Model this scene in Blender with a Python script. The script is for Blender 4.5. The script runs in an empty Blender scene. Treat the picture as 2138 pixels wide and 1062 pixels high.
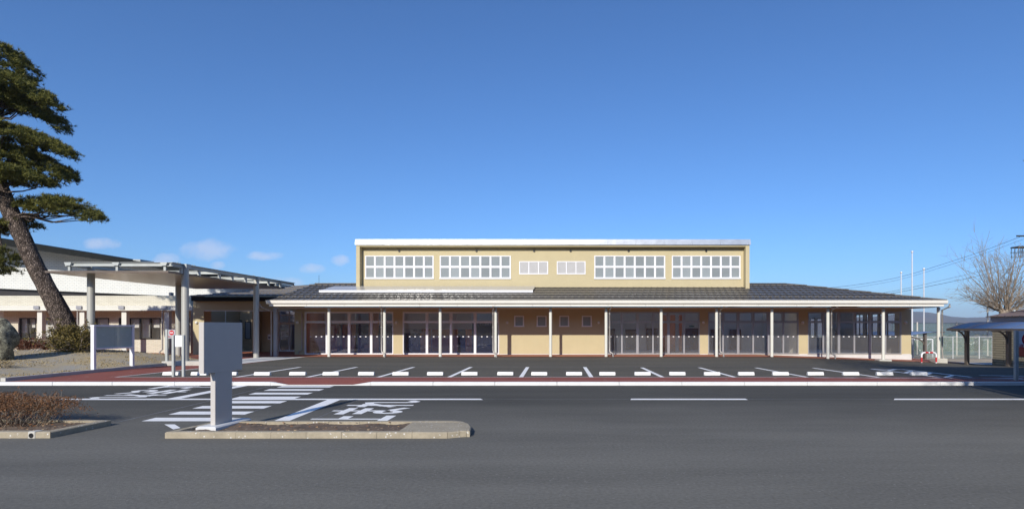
import bpy, math, random
from mathutils import Vector, Matrix, noise as mnoise
random.seed(7)
R = math.radians
SC = bpy.context.scene
COL = SC.collection

# ------------------------------------------------------------------ camera, sky, sun
F, CX, CV, EYE = 1188.0, 1155.0, 682.0, 1.85      # focal length / principal point in photo pixels, eye height
cam = bpy.data.cameras.new("camera")
cam.sensor_fit = 'HORIZONTAL'; cam.sensor_width = 36.0; cam.lens = 36.0 * F / 2138.0
cam.shift_x = -(CX - 1069.0) / 2138.0; cam.shift_y = (CV - 531.0) / 2138.0
cam.clip_start = 0.1; cam.clip_end = 20000
camo = bpy.data.objects.new("camera", cam); COL.objects.link(camo)
camo.location = (0, 0, EYE); camo.rotation_euler = (R(90), 0, 0)
SC.camera = camo

SUN_EL, SUN_AZ = R(26.8), R(14.0)                 # sun is behind the camera, 14 degrees to its left
sdir = Vector((-math.sin(SUN_AZ) * math.cos(SUN_EL), -math.cos(SUN_AZ) * math.cos(SUN_EL), math.sin(SUN_EL)))
sl = bpy.data.lights.new("sun", 'SUN'); sl.energy = 4.9; sl.angle = R(0.53); sl.color = (1.0, 0.94, 0.84)
so = bpy.data.objects.new("sun", sl); COL.objects.link(so)
so.rotation_euler = sdir.to_track_quat('Z', 'Y').to_euler(); so.location = (-20, -60, 60)

W = bpy.data.worlds.new("World"); SC.world = W; W.use_nodes = True
nt = W.node_tree; nt.nodes.clear()
def wn(t, **kw):
    n = nt.nodes.new(t)
    for k, v in kw.items(): setattr(n, k, v)
    return n
sky = wn('ShaderNodeTexSky', sky_type='NISHITA', sun_disc=False)
sky.sun_elevation = SUN_EL; sky.sun_rotation = math.pi + SUN_AZ
sky.altitude = 700; sky.air_density = 1.0; sky.dust_density = 0.9; sky.ozone_density = 10.0
bg = wn('ShaderNodeBackground'); bg.inputs[1].default_value = 0.148
wo = wn('ShaderNodeOutputWorld')
tc = wn('ShaderNodeTexCoord'); sp = wn('ShaderNodeSeparateXYZ'); nt.links.new(tc.outputs['Generated'], sp.inputs[0])
def wm(op, a, b=None, clamp=False):
    n = wn('ShaderNodeMath', operation=op, use_clamp=clamp)
    for i, q in enumerate((a, b)):
        if q is None: continue
        if isinstance(q, (int, float)): n.inputs[i].default_value = q
        else: nt.links.new(q, n.inputs[i])
    return n.outputs[0]
ysafe = wm('MAXIMUM', sp.outputs[1], 0.02)
cu = wm('DIVIDE', sp.outputs[0], ysafe); cvv = wm('DIVIDE', sp.outputs[2], ysafe)
cmb = wn('ShaderNodeCombineXYZ'); nt.links.new(cu, cmb.inputs[0]); nt.links.new(cvv, cmb.inputs[1])
nz = wn('ShaderNodeTexNoise'); nz.inputs['Scale'].default_value = 34; nz.inputs['Detail'].default_value = 5; nz.inputs['Roughness'].default_value = 0.6
nt.links.new(cmb.outputs[0], nz.inputs['Vector'])
best = None
for (pu, pv, rx, ry) in ((212, 508, 46, 14), (432, 521, 62, 26), (348, 545, 34, 18), (552, 534, 42, 11), (710, 543, 22, 12), (652, 561, 30, 12), (598, 591, 46, 14), (455, 553, 18, 10)):
    dx = wm('MULTIPLY', wm('SUBTRACT', cu, (pu - CX) / F), F / rx)
    dy = wm('MULTIPLY', wm('SUBTRACT', cvv, (CV - pv) / F), F / ry)
    d = wm('SUBTRACT', 1.0, wm('ADD', wm('MULTIPLY', dx, dx), wm('MULTIPLY', dy, dy)))
    best = d if best is None else wm('MAXIMUM', best, d)
cl = wm('MULTIPLY', wm('ADD', wm('MULTIPLY', wm('MAXIMUM', best, -1.0), 0.45), wm('SUBTRACT', nz.outputs['Fac'], 0.52)), 2.2, True)
cl = wm('MULTIPLY', cl, wm('GREATER_THAN', best, -0.6))
cl = wm('MULTIPLY', cl, 0.4)
mixc = wn('ShaderNodeMix', data_type='RGBA')
nt.links.new(cl, mixc.inputs[0]); nt.links.new(sky.outputs[0], mixc.inputs[6]); mixc.inputs[7].default_value = (5.6, 5.5, 6.2, 1)
nt.links.new(mixc.outputs[2], bg.inputs[0]); nt.links.new(bg.outputs[0], wo.inputs[0])

SC.view_settings.view_transform = 'Standard'; SC.view_settings.look = 'None'
SC.view_settings.exposure = 0.0; SC.view_settings.gamma = 1.0
SC.cycles.max_bounces = 10; SC.cycles.transparent_max_bounces = 16; SC.cycles.use_denoising = True
SC.cycles.caustics_reflective = False; SC.cycles.caustics_refractive = False

# ------------------------------------------------------------------ measuring helpers
def P(u, v, Y): return Vector(((u - CX) / F * Y, Y, EYE - (v - CV) / F * Y))
def G(u, v, z=0.0):
    Y = F * (EYE - z) / (v - CV); return Vector(((u - CX) / F * Y, Y, z))
def XU(u, Y): return (u - CX) / F * Y
def ZV(v, Y): return EYE - (v - CV) / F * Y
def sst(a, b, x):
    t = min(1.0, max(0.0, (x - a) / (b - a))); return t * t * (3 - 2 * t)

# ------------------------------------------------------------------ materials
MATS = {}
def mat(name, col, rough=0.7, var=0.15, scale=3.0, bump=0.0, bscale=40.0, metal=0.0, spec=0.5, stretch=None, col2=None, speck=0.0, speckscale=120.0, speckcol=(0.5, 0.48, 0.42), fine=0.0):
    m = bpy.data.materials.new(name); m.use_nodes = True
    t = m.node_tree; b = t.nodes['Principled BSDF']
    b.inputs['Roughness'].default_value = rough; b.inputs['Metallic'].default_value = metal
    b.inputs['Specular IOR Level'].default_value = spec
    c = t.nodes.new('ShaderNodeTexCoord'); src = c.outputs['Object']
    if stretch:
        mp = t.nodes.new('ShaderNodeMapping'); mp.inputs['Scale'].default_value = stretch
        t.links.new(src, mp.inputs[0]); src2 = mp.outputs[0]
    else: src2 = src
    n = t.nodes.new('ShaderNodeTexNoise'); n.inputs['Scale'].default_value = scale; n.inputs['Detail'].default_value = 6; n.inputs['Roughness'].default_value = 0.62
    t.links.new(src2, n.inputs['Vector'])
    r = t.nodes.new('ShaderNodeValToRGB'); r.color_ramp.elements[0].position = 0.3; r.color_ramp.elements[1].position = 0.7
    c2 = col2 or tuple(min(1, x * (1 + var)) for x in col)
    r.color_ramp.elements[0].color = (*[x * (1 - var) for x in col], 1) if not col2 else (*col, 1)
    r.color_ramp.elements[1].color = (*c2, 1)
    t.links.new(n.outputs['Fac'], r.inputs[0]); out = r.outputs[0]
    if fine:
        fn = t.nodes.new('ShaderNodeTexNoise'); fn.inputs['Scale'].default_value = 22; fn.inputs['Detail'].default_value = 4
        t.links.new(src, fn.inputs['Vector'])
        mr = t.nodes.new('ShaderNodeMapRange'); mr.inputs[1].default_value = 0.3; mr.inputs[2].default_value = 0.7; mr.inputs[3].default_value = 1 - fine; mr.inputs[4].default_value = 1 + fine
        t.links.new(fn.outputs['Fac'], mr.inputs[0])
        vm = t.nodes.new('ShaderNodeVectorMath'); vm.operation = 'SCALE'
        t.links.new(out, vm.inputs[0]); t.links.new(mr.outputs[0], vm.inputs['Scale']); out = vm.outputs[0]
    if speck > 0:
        v = t.nodes.new('ShaderNodeTexVoronoi'); v.inputs['Scale'].default_value = speckscale
        t.links.new(src, v.inputs['Vector'])
        sepc = t.nodes.new('ShaderNodeSeparateColor'); t.links.new(v.outputs['Color'], sepc.inputs[0])
        g1 = t.nodes.new('ShaderNodeMath'); g1.operation = 'LESS_THAN'; g1.inputs[1].default_value = speck
        t.links.new(sepc.outputs[0], g1.inputs[0])
        mx = t.nodes.new('ShaderNodeMix'); mx.data_type = 'RGBA'
        t.links.new(g1.outputs[0], mx.inputs[0]); t.links.new(out, mx.inputs[6]); mx.inputs[7].default_value = (*speckcol, 1); out = mx.outputs[2]
    t.links.new(out, b.inputs['Base Color'])
    if bump > 0:
        n2 = t.nodes.new('ShaderNodeTexNoise'); n2.inputs['Scale'].default_value = bscale; n2.inputs['Detail'].default_value = 4
        t.links.new(src, n2.inputs['Vector'])
        bp = t.nodes.new('ShaderNodeBump'); bp.inputs['Strength'].default_value = bump; bp.inputs['Distance'].default_value = 0.02
        t.links.new(n2.outputs['Fac'], bp.inputs['Height']); t.links.new(bp.outputs[0], b.inputs['Normal'])
    MATS[name] = m
    return m

def darken_to_kerb(m):
    # road asphalt gets darker from the foreground towards the kerb, with a noisy edge
    t = m.node_tree; b = t.nodes['Principled BSDF']; src = b.inputs['Base Color'].links[0].from_socket
    c = t.nodes.new('ShaderNodeTexCoord'); s_ = t.nodes.new('ShaderNodeSeparateXYZ'); t.links.new(c.outputs['Object'], s_.inputs[0])
    n = t.nodes.new('ShaderNodeTexNoise'); n.inputs['Scale'].default_value = 0.5; n.inputs['Detail'].default_value = 5; t.links.new(c.outputs['Object'], n.inputs['Vector'])
    a = t.nodes.new('ShaderNodeMath'); a.operation = 'MULTIPLY_ADD'; a.inputs[1].default_value = 3.0; t.links.new(n.outputs['Fac'], a.inputs[0]); t.links.new(s_.outputs[1], a.inputs[2])
    mr = t.nodes.new('ShaderNodeMapRange'); mr.inputs[1].default_value = 10.5; mr.inputs[2].default_value = 16.5; mr.inputs[3].default_value = 1.0; mr.inputs[4].default_value = 0.46; t.links.new(a.outputs[0], mr.inputs[0])
    vm = t.nodes.new('ShaderNodeVectorMath'); vm.operation = 'SCALE'; t.links.new(src, vm.inputs[0]); t.links.new(mr.outputs[0], vm.inputs['Scale']); t.links.new(vm.outputs[0], b.inputs['Base Color'])
def brick_mat(name, c1, c2, mortar, bw, bh, ms=0.012):
    m = bpy.data.materials.new(name); m.use_nodes = True; t = m.node_tree; b = t.nodes['Principled BSDF']; b.inputs['Roughness'].default_value = 0.75
    c = t.nodes.new('ShaderNodeTexCoord'); s = t.nodes.new('ShaderNodeSeparateXYZ'); t.links.new(c.outputs['Object'], s.inputs[0])
    a = t.nodes.new('ShaderNodeMath'); a.operation = 'ADD'; t.links.new(s.outputs[0], a.inputs[0]); t.links.new(s.outputs[1], a.inputs[1])
    k = t.nodes.new('ShaderNodeCombineXYZ'); t.links.new(a.outputs[0], k.inputs[0]); t.links.new(s.outputs[2], k.inputs[1])
    br = t.nodes.new('ShaderNodeTexBrick'); br.inputs['Scale'].default_value = 1.0
    br.inputs['Brick Width'].default_value = bw; br.inputs['Row Height'].default_value = bh; br.inputs['Mortar Size'].default_value = ms
    br.inputs['Color1'].default_value = (*c1, 1); br.inputs['Color2'].default_value = (*c2, 1); br.inputs['Mortar'].default_value = (*mortar, 1)
    t.links.new(k.outputs[0], br.inputs['Vector'])
    n = t.nodes.new('ShaderNodeTexNoise'); n.inputs['Scale'].default_value = 1.3; n.inputs['Detail'].default_value = 5; t.links.new(c.outputs['Object'], n.inputs['Vector'])
    mr = t.nodes.new('ShaderNodeMapRange'); mr.inputs[3].default_value = 0.88; mr.inputs[4].default_value = 1.1; t.links.new(n.outputs['Fac'], mr.inputs[0])
    vm = t.nodes.new('ShaderNodeVectorMath'); vm.operation = 'SCALE'; t.links.new(br.outputs['Color'], vm.inputs[0]); t.links.new(mr.outputs[0], vm.inputs['Scale'])
    t.links.new(vm.outputs[0], b.inputs['Base Color'])
    bp = t.nodes.new('ShaderNodeBump'); bp.inputs['Strength'].default_value = 0.4; bp.inputs['Distance'].default_value = 0.01; bp.invert = True
    t.links.new(br.outputs['Fac'], bp.inputs['Height']); t.links.new(bp.outputs[0], b.inputs['Normal'])
    MATS[name] = m; return m

def glass_mat(name, tint, dust, dustcol, ripple=0.0, refl=1.0):
    m = bpy.data.materials.new(name); m.use_nodes = True; t = m.node_tree
    for n in list(t.nodes):
        if n.type != 'OUTPUT_MATERIAL': t.nodes.remove(n)
    o = [n for n in t.nodes if n.type == 'OUTPUT_MATERIAL'][0]
    tr = t.nodes.new('ShaderNodeBsdfTransparent'); tr.inputs[0].default_value = (*tint, 1)
    df = t.nodes.new('ShaderNodeBsdfDiffuse'); df.inputs[0].default_value = (*dustcol, 1)
    gl = t.nodes.new('ShaderNodeBsdfGlossy'); gl.inputs['Roughness'].default_value = 0.01; gl.inputs[0].default_value = (1, 1, 1, 1)
    m1 = t.nodes.new('ShaderNodeMixShader'); m1.inputs[0].default_value = dust
    t.links.new(tr.outputs[0], m1.inputs[1]); t.links.new(df.outputs[0], m1.inputs[2])
    fr = t.nodes.new('ShaderNodeFresnel'); fr.inputs[0].default_value = 1.5
    mu = t.nodes.new('ShaderNodeMath'); mu.operation = 'MULTIPLY'; mu.inputs[1].default_value = refl * 1.8; mu.use_clamp = True; t.links.new(fr.outputs[0], mu.inputs[0])
    ge = t.nodes.new('ShaderNodeNewGeometry'); inv = t.nodes.new('ShaderNodeMath'); inv.operation = 'SUBTRACT'; inv.inputs[0].default_value = 1.0; t.links.new(ge.outputs['Backfacing'], inv.inputs[1])
    mu2 = t.nodes.new('ShaderNodeMath'); mu2.operation = 'MULTIPLY'; t.links.new(mu.outputs[0], mu2.inputs[0]); t.links.new(inv.outputs[0], mu2.inputs[1])
    m2 = t.nodes.new('ShaderNodeMixShader'); t.links.new(mu2.outputs[0], m2.inputs[0]); t.links.new(m1.outputs[0], m2.inputs[1]); t.links.new(gl.outputs[0], m2.inputs[2])
    if ripple > 0:
        n = t.nodes.new('ShaderNodeTexNoise'); n.inputs['Scale'].default_value = 0.9; n.inputs['Detail'].default_value = 1
        c = t.nodes.new('ShaderNodeTexCoord'); t.links.new(c.outputs['Object'], n.inputs['Vector'])
        bp = t.nodes.new('ShaderNodeBump'); bp.inputs['Strength'].default_value = ripple; bp.inputs['Distance'].default_value = 0.05
        t.links.new(n.outputs['Fac'], bp.inputs['Height']); t.links.new(bp.outputs[0], gl.inputs['Normal'])
    t.links.new(m2.outputs[0], o.inputs[0])
    MATS[name] = m; return m

def mesh_mat(name, col, fac):
    """woven wire or net: mostly holes"""
    m = bpy.data.materials.new(name); m.use_nodes = True; t = m.node_tree; b = t.nodes['Principled BSDF']
    b.inputs['Base Color'].default_value = (*col, 1); b.inputs['Roughness'].default_value = 0.6
    o = [n for n in t.nodes if n.type == 'OUTPUT_MATERIAL'][0]
    tr = t.nodes.new('ShaderNodeBsdfTransparent'); mx = t.nodes.new('ShaderNodeMixShader')
    c = t.nodes.new('ShaderNodeTexCoord'); n = t.nodes.new('ShaderNodeTexNoise'); n.inputs['Scale'].default_value = 3.0; t.links.new(c.outputs['Object'], n.inputs['Vector'])
    mr = t.nodes.new('ShaderNodeMapRange'); mr.inputs[1].default_value = 0.3; mr.inputs[2].default_value = 0.7; mr.inputs[3].default_value = fac * 0.7; mr.inputs[4].default_value = fac * 1.3
    t.links.new(n.outputs['Fac'], mr.inputs[0]); t.links.new(mr.outputs[0], mx.inputs[0])
    t.links.new(tr.outputs[0], mx.inputs[1]); t.links.new(b.outputs[0], mx.inputs[2]); t.links.new(mx.outputs[0], o.inputs[0])
    MATS[name] = m; return m

def leaf_mat(name, ca, cb, rough=0.6, trans=0.15):
    m = bpy.data.materials.new(name); m.use_nodes = True; t = m.node_tree; b = t.nodes['Principled BSDF']; b.inputs['Roughness'].default_value = rough
    g = t.nodes.new('ShaderNodeNewGeometry'); r = t.nodes.new('ShaderNodeValToRGB')
    r.color_ramp.elements[0].color = (*ca, 1); r.color_ramp.elements[1].color = (*cb, 1)
    t.links.new(g.outputs['Random Per Island'], r.inputs[0]); t.links.new(r.outputs[0], b.inputs['Base Color'])
    b.inputs['Specular IOR Level'].default_value = 0.25
    MATS[name] = m; return m

M = MATS
mat('asphalt_road', (0.152, 0.146, 0.126), 0.88, scale=0.6, stretch=(0.18, 1, 1), var=0.20, bump=0.3, bscale=60, speck=0.004, speckscale=55, speckcol=(0.23, 0.22, 0.20), spec=0.3, fine=0.17)
mat('asphalt_lot', (0.104, 0.095, 0.077), 0.92, scale=0.5, stretch=(0.2, 1, 1), var=0.22, bump=0.35, bscale=55, speck=0.008, speckscale=24, speckcol=(0.26, 0.2, 0.11), spec=0.25, fine=0.12)
darken_to_kerb(MATS['asphalt_road'])
mat('red_paving', (0.25, 0.070, 0.049), 0.9, scale=1.2, var=0.12, bump=0.3, bscale=60, speck=0.004, speckscale=14, speckcol=(0.4, 0.32, 0.25), fine=0.1)
mat('red_tile', (0.36, 0.13, 0.075), 0.8, scale=1.4, var=0.14, bump=0.1, fine=0.08)
mat('white_paint', (0.90, 0.89, 0.86), 0.6, scale=5, var=0.05, spec=0.3, fine=0.03)
mat('worn_paint', (0.07, 0.07, 0.07), 0.7, scale=2.2, col2=(0.78, 0.78, 0.8), fine=0.2)
mat('chalk_trace', (0.11, 0.115, 0.12), 0.85, scale=2.5, col2=(0.30, 0.31, 0.33))
mat('stop_concrete', (0.86, 0.85, 0.82), 0.7, scale=4.0, col2=(0.72, 0.71, 0.68), bump=0.1, fine=0.05)
mat('kerb_white', (0.72, 0.72, 0.71), 0.75, scale=2.0, var=0.07, bump=0.1, fine=0.04)
mat('kerb_old', (0.36, 0.31, 0.225), 0.9, scale=3.0, var=0.14, bump=0.3, bscale=60, speck=0.02, speckscale=50, speckcol=(0.62, 0.6, 0.55), fine=0.08)
mat('concrete', (0.50, 0.48, 0.43), 0.85, scale=2.0, var=0.12, bump=0.15, fine=0.06)
mat('concrete_pale', (0.62, 0.62, 0.61), 0.8, scale=1.2, var=0.07, bump=0.08)
mat('soil', (0.135, 0.095, 0.066), 0.95, scale=6.0, var=0.4, bump=0.9, bscale=25, speck=0.03, speckscale=30, speckcol=(0.28, 0.22, 0.15))
mat('gravel', (0.33, 0.315, 0.285), 0.95, scale=1.1, col2=(0.43, 0.335, 0.18), bump=0.7, bscale=35, speck=0.05, speckscale=22, speckcol=(0.42, 0.34, 0.2), fine=0.2)
mat('sand_field', (0.40, 0.33, 0.24), 0.95, scale=0.3, var=0.15)
mat('valley', (0.09, 0.12, 0.06), 0.95, scale=0.012, col2=(0.22, 0.20, 0.13))
mat('mountain_forest', (0.075, 0.075, 0.06), 0.95, scale=0.006, col2=(0.15, 0.105, 0.085))
mat('beige_render', (0.515, 0.44, 0.268), 0.85, scale=1.3, var=0.035, bump=0.25, bscale=90, fine=0.03)
mat('beige_trim', (0.48, 0.41, 0.25), 0.7, scale=1.3, var=0.03)
mat('dark_brown', (0.05, 0.032, 0.022), 0.7, var=0.1)
mat('soffit', (0.50, 0.44, 0.36), 0.7, scale=0.8, var=0.05)
mat('gutter_white', (0.78, 0.75, 0.68), 0.35, scale=0.7, var=0.03)
mat('post_cream', (0.66, 0.65, 0.58), 0.45, scale=1.5, var=0.04)
mat('alu_white', (0.76, 0.76, 0.78), 0.4, var=0.03)
mat('alu_grey', (0.40, 0.40, 0.42), 0.35, var=0.05, metal=0.35)
mat('pipe_brown', (0.16, 0.125, 0.10), 0.4, var=0.05, metal=0.3)
mat('pipe_grey', (0.40, 0.37, 0.34), 0.4, var=0.05, metal=0.3)
mat('roof_metal', (0.165, 0.148, 0.128), 0.42, scale=0.5, stretch=(0.4, 1, 1), var=0.22, metal=0.3, bump=0.05, bscale=5)
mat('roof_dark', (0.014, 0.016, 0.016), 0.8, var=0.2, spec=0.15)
mat('coping_metal', (0.72, 0.73, 0.74), 0.32, scale=1.6, var=0.10, metal=0.8, bump=0.35, bscale=2.5)
mat('roof_panel', (0.47, 0.445, 0.40), 0.22, scale=3, var=0.05)
mat('louver_grey', (0.60, 0.59, 0.58), 0.5, var=0.04)
mat('frosted', (0.27, 0.30, 0.31), 0.12, scale=1.1, var=0.06, spec=0.6)
mat('canopy_metal', (0.47, 0.46, 0.41), 0.42, scale=0.9, var=0.05, metal=0.2)
mat('canopy_soffit', (0.42, 0.38, 0.30), 0.28, scale=0.5, stretch=(2.5, 0.12, 1), var=0.12, metal=0.5)
mat('galvanised', (0.43, 0.45, 0.43), 0.5, scale=2.5, var=0.12, metal=0.2)
mat('sign_grey', (0.52, 0.49, 0.46), 0.45, scale=4, var=0.02, bump=0.04, bscale=150)
mat('sign_white', (0.80, 0.80, 0.82), 0.4, var=0.02)
mat('board_grey', (0.50, 0.62, 0.58), 0.4, scale=2, var=0.04)
def vary_islands(m, lo, hi):
    t = m.node_tree; b = t.nodes['Principled BSDF']; src = b.inputs['Base Color'].links[0].from_socket
    g = t.nodes.new('ShaderNodeNewGeometry'); mr = t.nodes.new('ShaderNodeMapRange'); mr.inputs[3].default_value = lo; mr.inputs[4].default_value = hi; t.links.new(g.outputs['Random Per Island'], mr.inputs[0])
    vm = t.nodes.new('ShaderNodeVectorMath'); vm.operation = 'SCALE'; t.links.new(src, vm.inputs[0]); t.links.new(mr.outputs[0], vm.inputs['Scale']); t.links.new(vm.outputs[0], b.inputs['Base Color'])
vary_islands(MATS['frosted'], 0.82, 1.12)
mat('sign_red', (0.52, 0.02, 0.025), 0.45, var=0.04)
mat('sign_maroon', (0.085, 0.012, 0.02), 0.5, var=0.1)
mat('black', (0.012, 0.012, 0.013), 0.4, var=0.1)
mat('dark_frame', (0.03, 0.026, 0.025), 0.4, var=0.1)
mat('lamp_white', (0.75, 0.75, 0.72), 0.3, var=0.02)
mat('room_wall', (0.86, 0.82, 0.72), 0.9, scale=0.6, var=0.05)
mat('room_grey', (0.36, 0.33, 0.30), 0.9, scale=0.6, var=0.05)
mat('room_floor', (0.62, 0.60, 0.56), 0.4, scale=1.0, var=0.1)
mat('room_panel', (0.72, 0.25, 0.08), 0.6, scale=0.9, stretch=(1, 1, 0.3), var=0.2)
mat('room_dark', (0.06, 0.055, 0.075), 0.6, var=0.2)
mat('room_door', (0.12, 0.05, 0.035), 0.5, var=0.2)
mat('room_blue', (0.08, 0.09, 0.15), 0.5, var=0.2)
mat('blind', (0.62, 0.62, 0.58), 0.8, var=0.05)
mat('exit_green', (0.01, 0.22, 0.10), 0.5, var=0.05)
def bark_mat():
    m = bpy.data.materials.new('bark'); m.use_nodes = True; t = m.node_tree; b = t.nodes['Principled BSDF']; b.inputs['Roughness'].default_value = 0.95; b.inputs['Specular IOR Level'].default_value = 0.15
    c = t.nodes.new('ShaderNodeTexCoord'); mp = t.nodes.new('ShaderNodeMapping'); mp.inputs['Scale'].default_value = (1, 1, 0.5); t.links.new(c.outputs['Object'], mp.inputs[0])
    nz_ = t.nodes.new('ShaderNodeTexNoise'); nz_.inputs['Scale'].default_value = 6; t.links.new(mp.outputs[0], nz_.inputs['Vector'])
    mxv = t.nodes.new('ShaderNodeMix'); mxv.data_type = 'RGBA'; mxv.inputs[0].default_value = 0.08; t.links.new(mp.outputs[0], mxv.inputs[6]); t.links.new(nz_.outputs['Color'], mxv.inputs[7])
    v = t.nodes.new('ShaderNodeTexVoronoi'); v.feature = 'DISTANCE_TO_EDGE'; v.inputs['Scale'].default_value = 17; t.links.new(mxv.outputs[2], v.inputs['Vector'])
    v2 = t.nodes.new('ShaderNodeTexVoronoi'); v2.inputs['Scale'].default_value = 17; t.links.new(mxv.outputs[2], v2.inputs['Vector'])
    r = t.nodes.new('ShaderNodeValToRGB'); r.color_ramp.elements[0].position = 0.0; r.color_ramp.elements[0].color = (0.03, 0.022, 0.018, 1); r.color_ramp.elements[1].position = 0.30; r.color_ramp.elements[1].color = (0.19, 0.15, 0.125, 1)
    t.links.new(v.outputs['Distance'], r.inputs[0])
    sc_ = t.nodes.new('ShaderNodeSeparateColor'); t.links.new(v2.outputs['Color'], sc_.inputs[0])
    mr = t.nodes.new('ShaderNodeMapRange'); mr.inputs[3].default_value = 0.45; mr.inputs[4].default_value = 1.5; t.links.new(sc_.outputs[0], mr.inputs[0])
    vm = t.nodes.new('ShaderNodeVectorMath'); vm.operation = 'SCALE'; t.links.new(r.outputs[0], vm.inputs[0]); t.links.new(mr.outputs[0], vm.inputs['Scale']); t.links.new(vm.outputs[0], b.inputs['Base Color'])
    bp = t.nodes.new('ShaderNodeBump'); bp.inputs['Strength'].default_value = 1.0; bp.inputs['Distance'].default_value = 0.06; t.links.new(v.outputs['Distance'], bp.inputs['Height']); t.links.new(bp.outputs[0], b.inputs['Normal'])
    MATS['bark'] = m
bark_mat()
mat('twig', (0.24, 0.18, 0.13), 0.9, scale=6, col2=(0.42, 0.35, 0.27))
mat('bare_wood', (0.20, 0.15, 0.11), 0.9, scale=3, col2=(0.36, 0.30, 0.23))
mat('rock', (0.028, 0.025, 0.021), 0.95, scale=5.5, col2=(0.30, 0.29, 0.21), bump=1.0, bscale=9, fine=0.45)
mat('pole_concrete', (0.5, 0.47, 0.42), 0.85, var=0.1)
mat('flag_pole', (0.75, 0.75, 0.76), 0.3, var=0.04, metal=0.3)
mat('wire', (0.03, 0.04, 0.05), 0.6, var=0.05)
mat('house_white', (0.7, 0.68, 0.64), 0.8, scale=0.01, var=0.05)
mat('house_roof', (0.16, 0.13, 0.12), 0.8, scale=0.01, var=0.3)
mat('shed_roof', (0.22, 0.15, 0.115), 0.6, scale=1.5, var=0.12)
mat('shed_fascia', (0.42, 0.42, 0.45), 0.6, var=0.05)
mat('shelter_frame', (0.19, 0.16, 0.135), 0.4, var=0.06, metal=0.4)
brick_mat('brick_cream', (0.66, 0.625, 0.52), (0.58, 0.54, 0.44), (0.47, 0.43, 0.34), 0.30, 0.085)
brick_mat('tile_white', (0.70, 0.70, 0.66), (0.66, 0.66, 0.63), (0.50, 0.52, 0.51), 0.34, 0.13, 0.018)
brick_mat('brick_olive', (0.46, 0.41, 0.29), (0.40, 0.36, 0.26), (0.20, 0.18, 0.13), 1.2, 0.13, 0.02)
brick_mat('brick_bounce_tint', (0.56, 0.43, 0.25), (0.47, 0.36, 0.21), (0.33, 0.26, 0.16), 0.30, 0.085)  # cream brick tinted brown, standing in for warm bounce in the passage
glass_mat('glass', (0.95, 0.96, 0.97), 0.03, (0.22, 0.27, 0.62), ripple=0.12, refl=0.9)
glass_mat('glass_grey', (0.93, 0.93, 0.93), 0.075, (0.46, 0.46, 0.50), ripple=0.08, refl=0.8)
glass_mat('glass_clear', (0.98, 0.98, 0.98), 0.02, (0.5, 0.5, 0.5))
glass_mat('glass_board', (0.96, 0.97, 0.96), 0.03, (0.5, 0.52, 0.5), refl=0.35)
def poly_mat():
    m = bpy.data.materials.new('polycarbonate'); m.use_nodes = True; t = m.node_tree; b = t.nodes['Principled BSDF']
    b.inputs['Base Color'].default_value = (0.06, 0.15, 0.34, 1); b.inputs['Roughness'].default_value = 0.22
    c = t.nodes.new('ShaderNodeTexCoord'); n = t.nodes.new('ShaderNodeTexNoise'); n.inputs['Scale'].default_value = 1.5; t.links.new(c.outputs['Object'], n.inputs['Vector'])
    r = t.nodes.new('ShaderNodeValToRGB'); r.color_ramp.elements[0].color = (0.22, 0.36, 0.62, 1); r.color_ramp.elements[1].color = (0.32, 0.46, 0.72, 1)
    t.links.new(n.outputs['Fac'], r.inputs[0]); t.links.new(r.outputs[0], b.inputs['Base Color'])
    tl = t.nodes.new('ShaderNodeBsdfTranslucent'); t.links.new(r.outputs[0], tl.inputs[0])
    mx = t.nodes.new('ShaderNodeMixShader'); mx.inputs[0].default_value = 0.6
    o = [n for n in t.nodes if n.type == 'OUTPUT_MATERIAL'][0]
    t.links.new(b.outputs[0], mx.inputs[1]); t.links.new(tl.outputs[0], mx.inputs[2]); t.links.new(mx.outputs[0], o.inputs[0])
    MATS['polycarbonate'] = m
poly_mat()
mesh_mat('chain_link', (0.26, 0.31, 0.28), 0.22)
mesh_mat('green_net', (0.10, 0.20, 0.17), 0.20)
leaf_mat('needles', (0.028, 0.044, 0.012), (0.22, 0.205, 0.042))
leaf_mat('leaf_rust', (0.085, 0.045, 0.02), (0.27, 0.13, 0.06))
leaf_mat('leaf_darkred', (0.06, 0.02, 0.012), (0.17, 0.065, 0.03))
leaf_mat('leaf_olive', (0.045, 0.04, 0.012), (0.20, 0.15, 0.04))
leaf_mat('dry_grass', (0.20, 0.14, 0.06), (0.42, 0.33, 0.17))
leaf_mat('thicket', (0.05, 0.06, 0.03), (0.20, 0.18, 0.11))
leaf_mat('litter', (0.30, 0.11, 0.03), (0.55, 0.40, 0.22))

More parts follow.
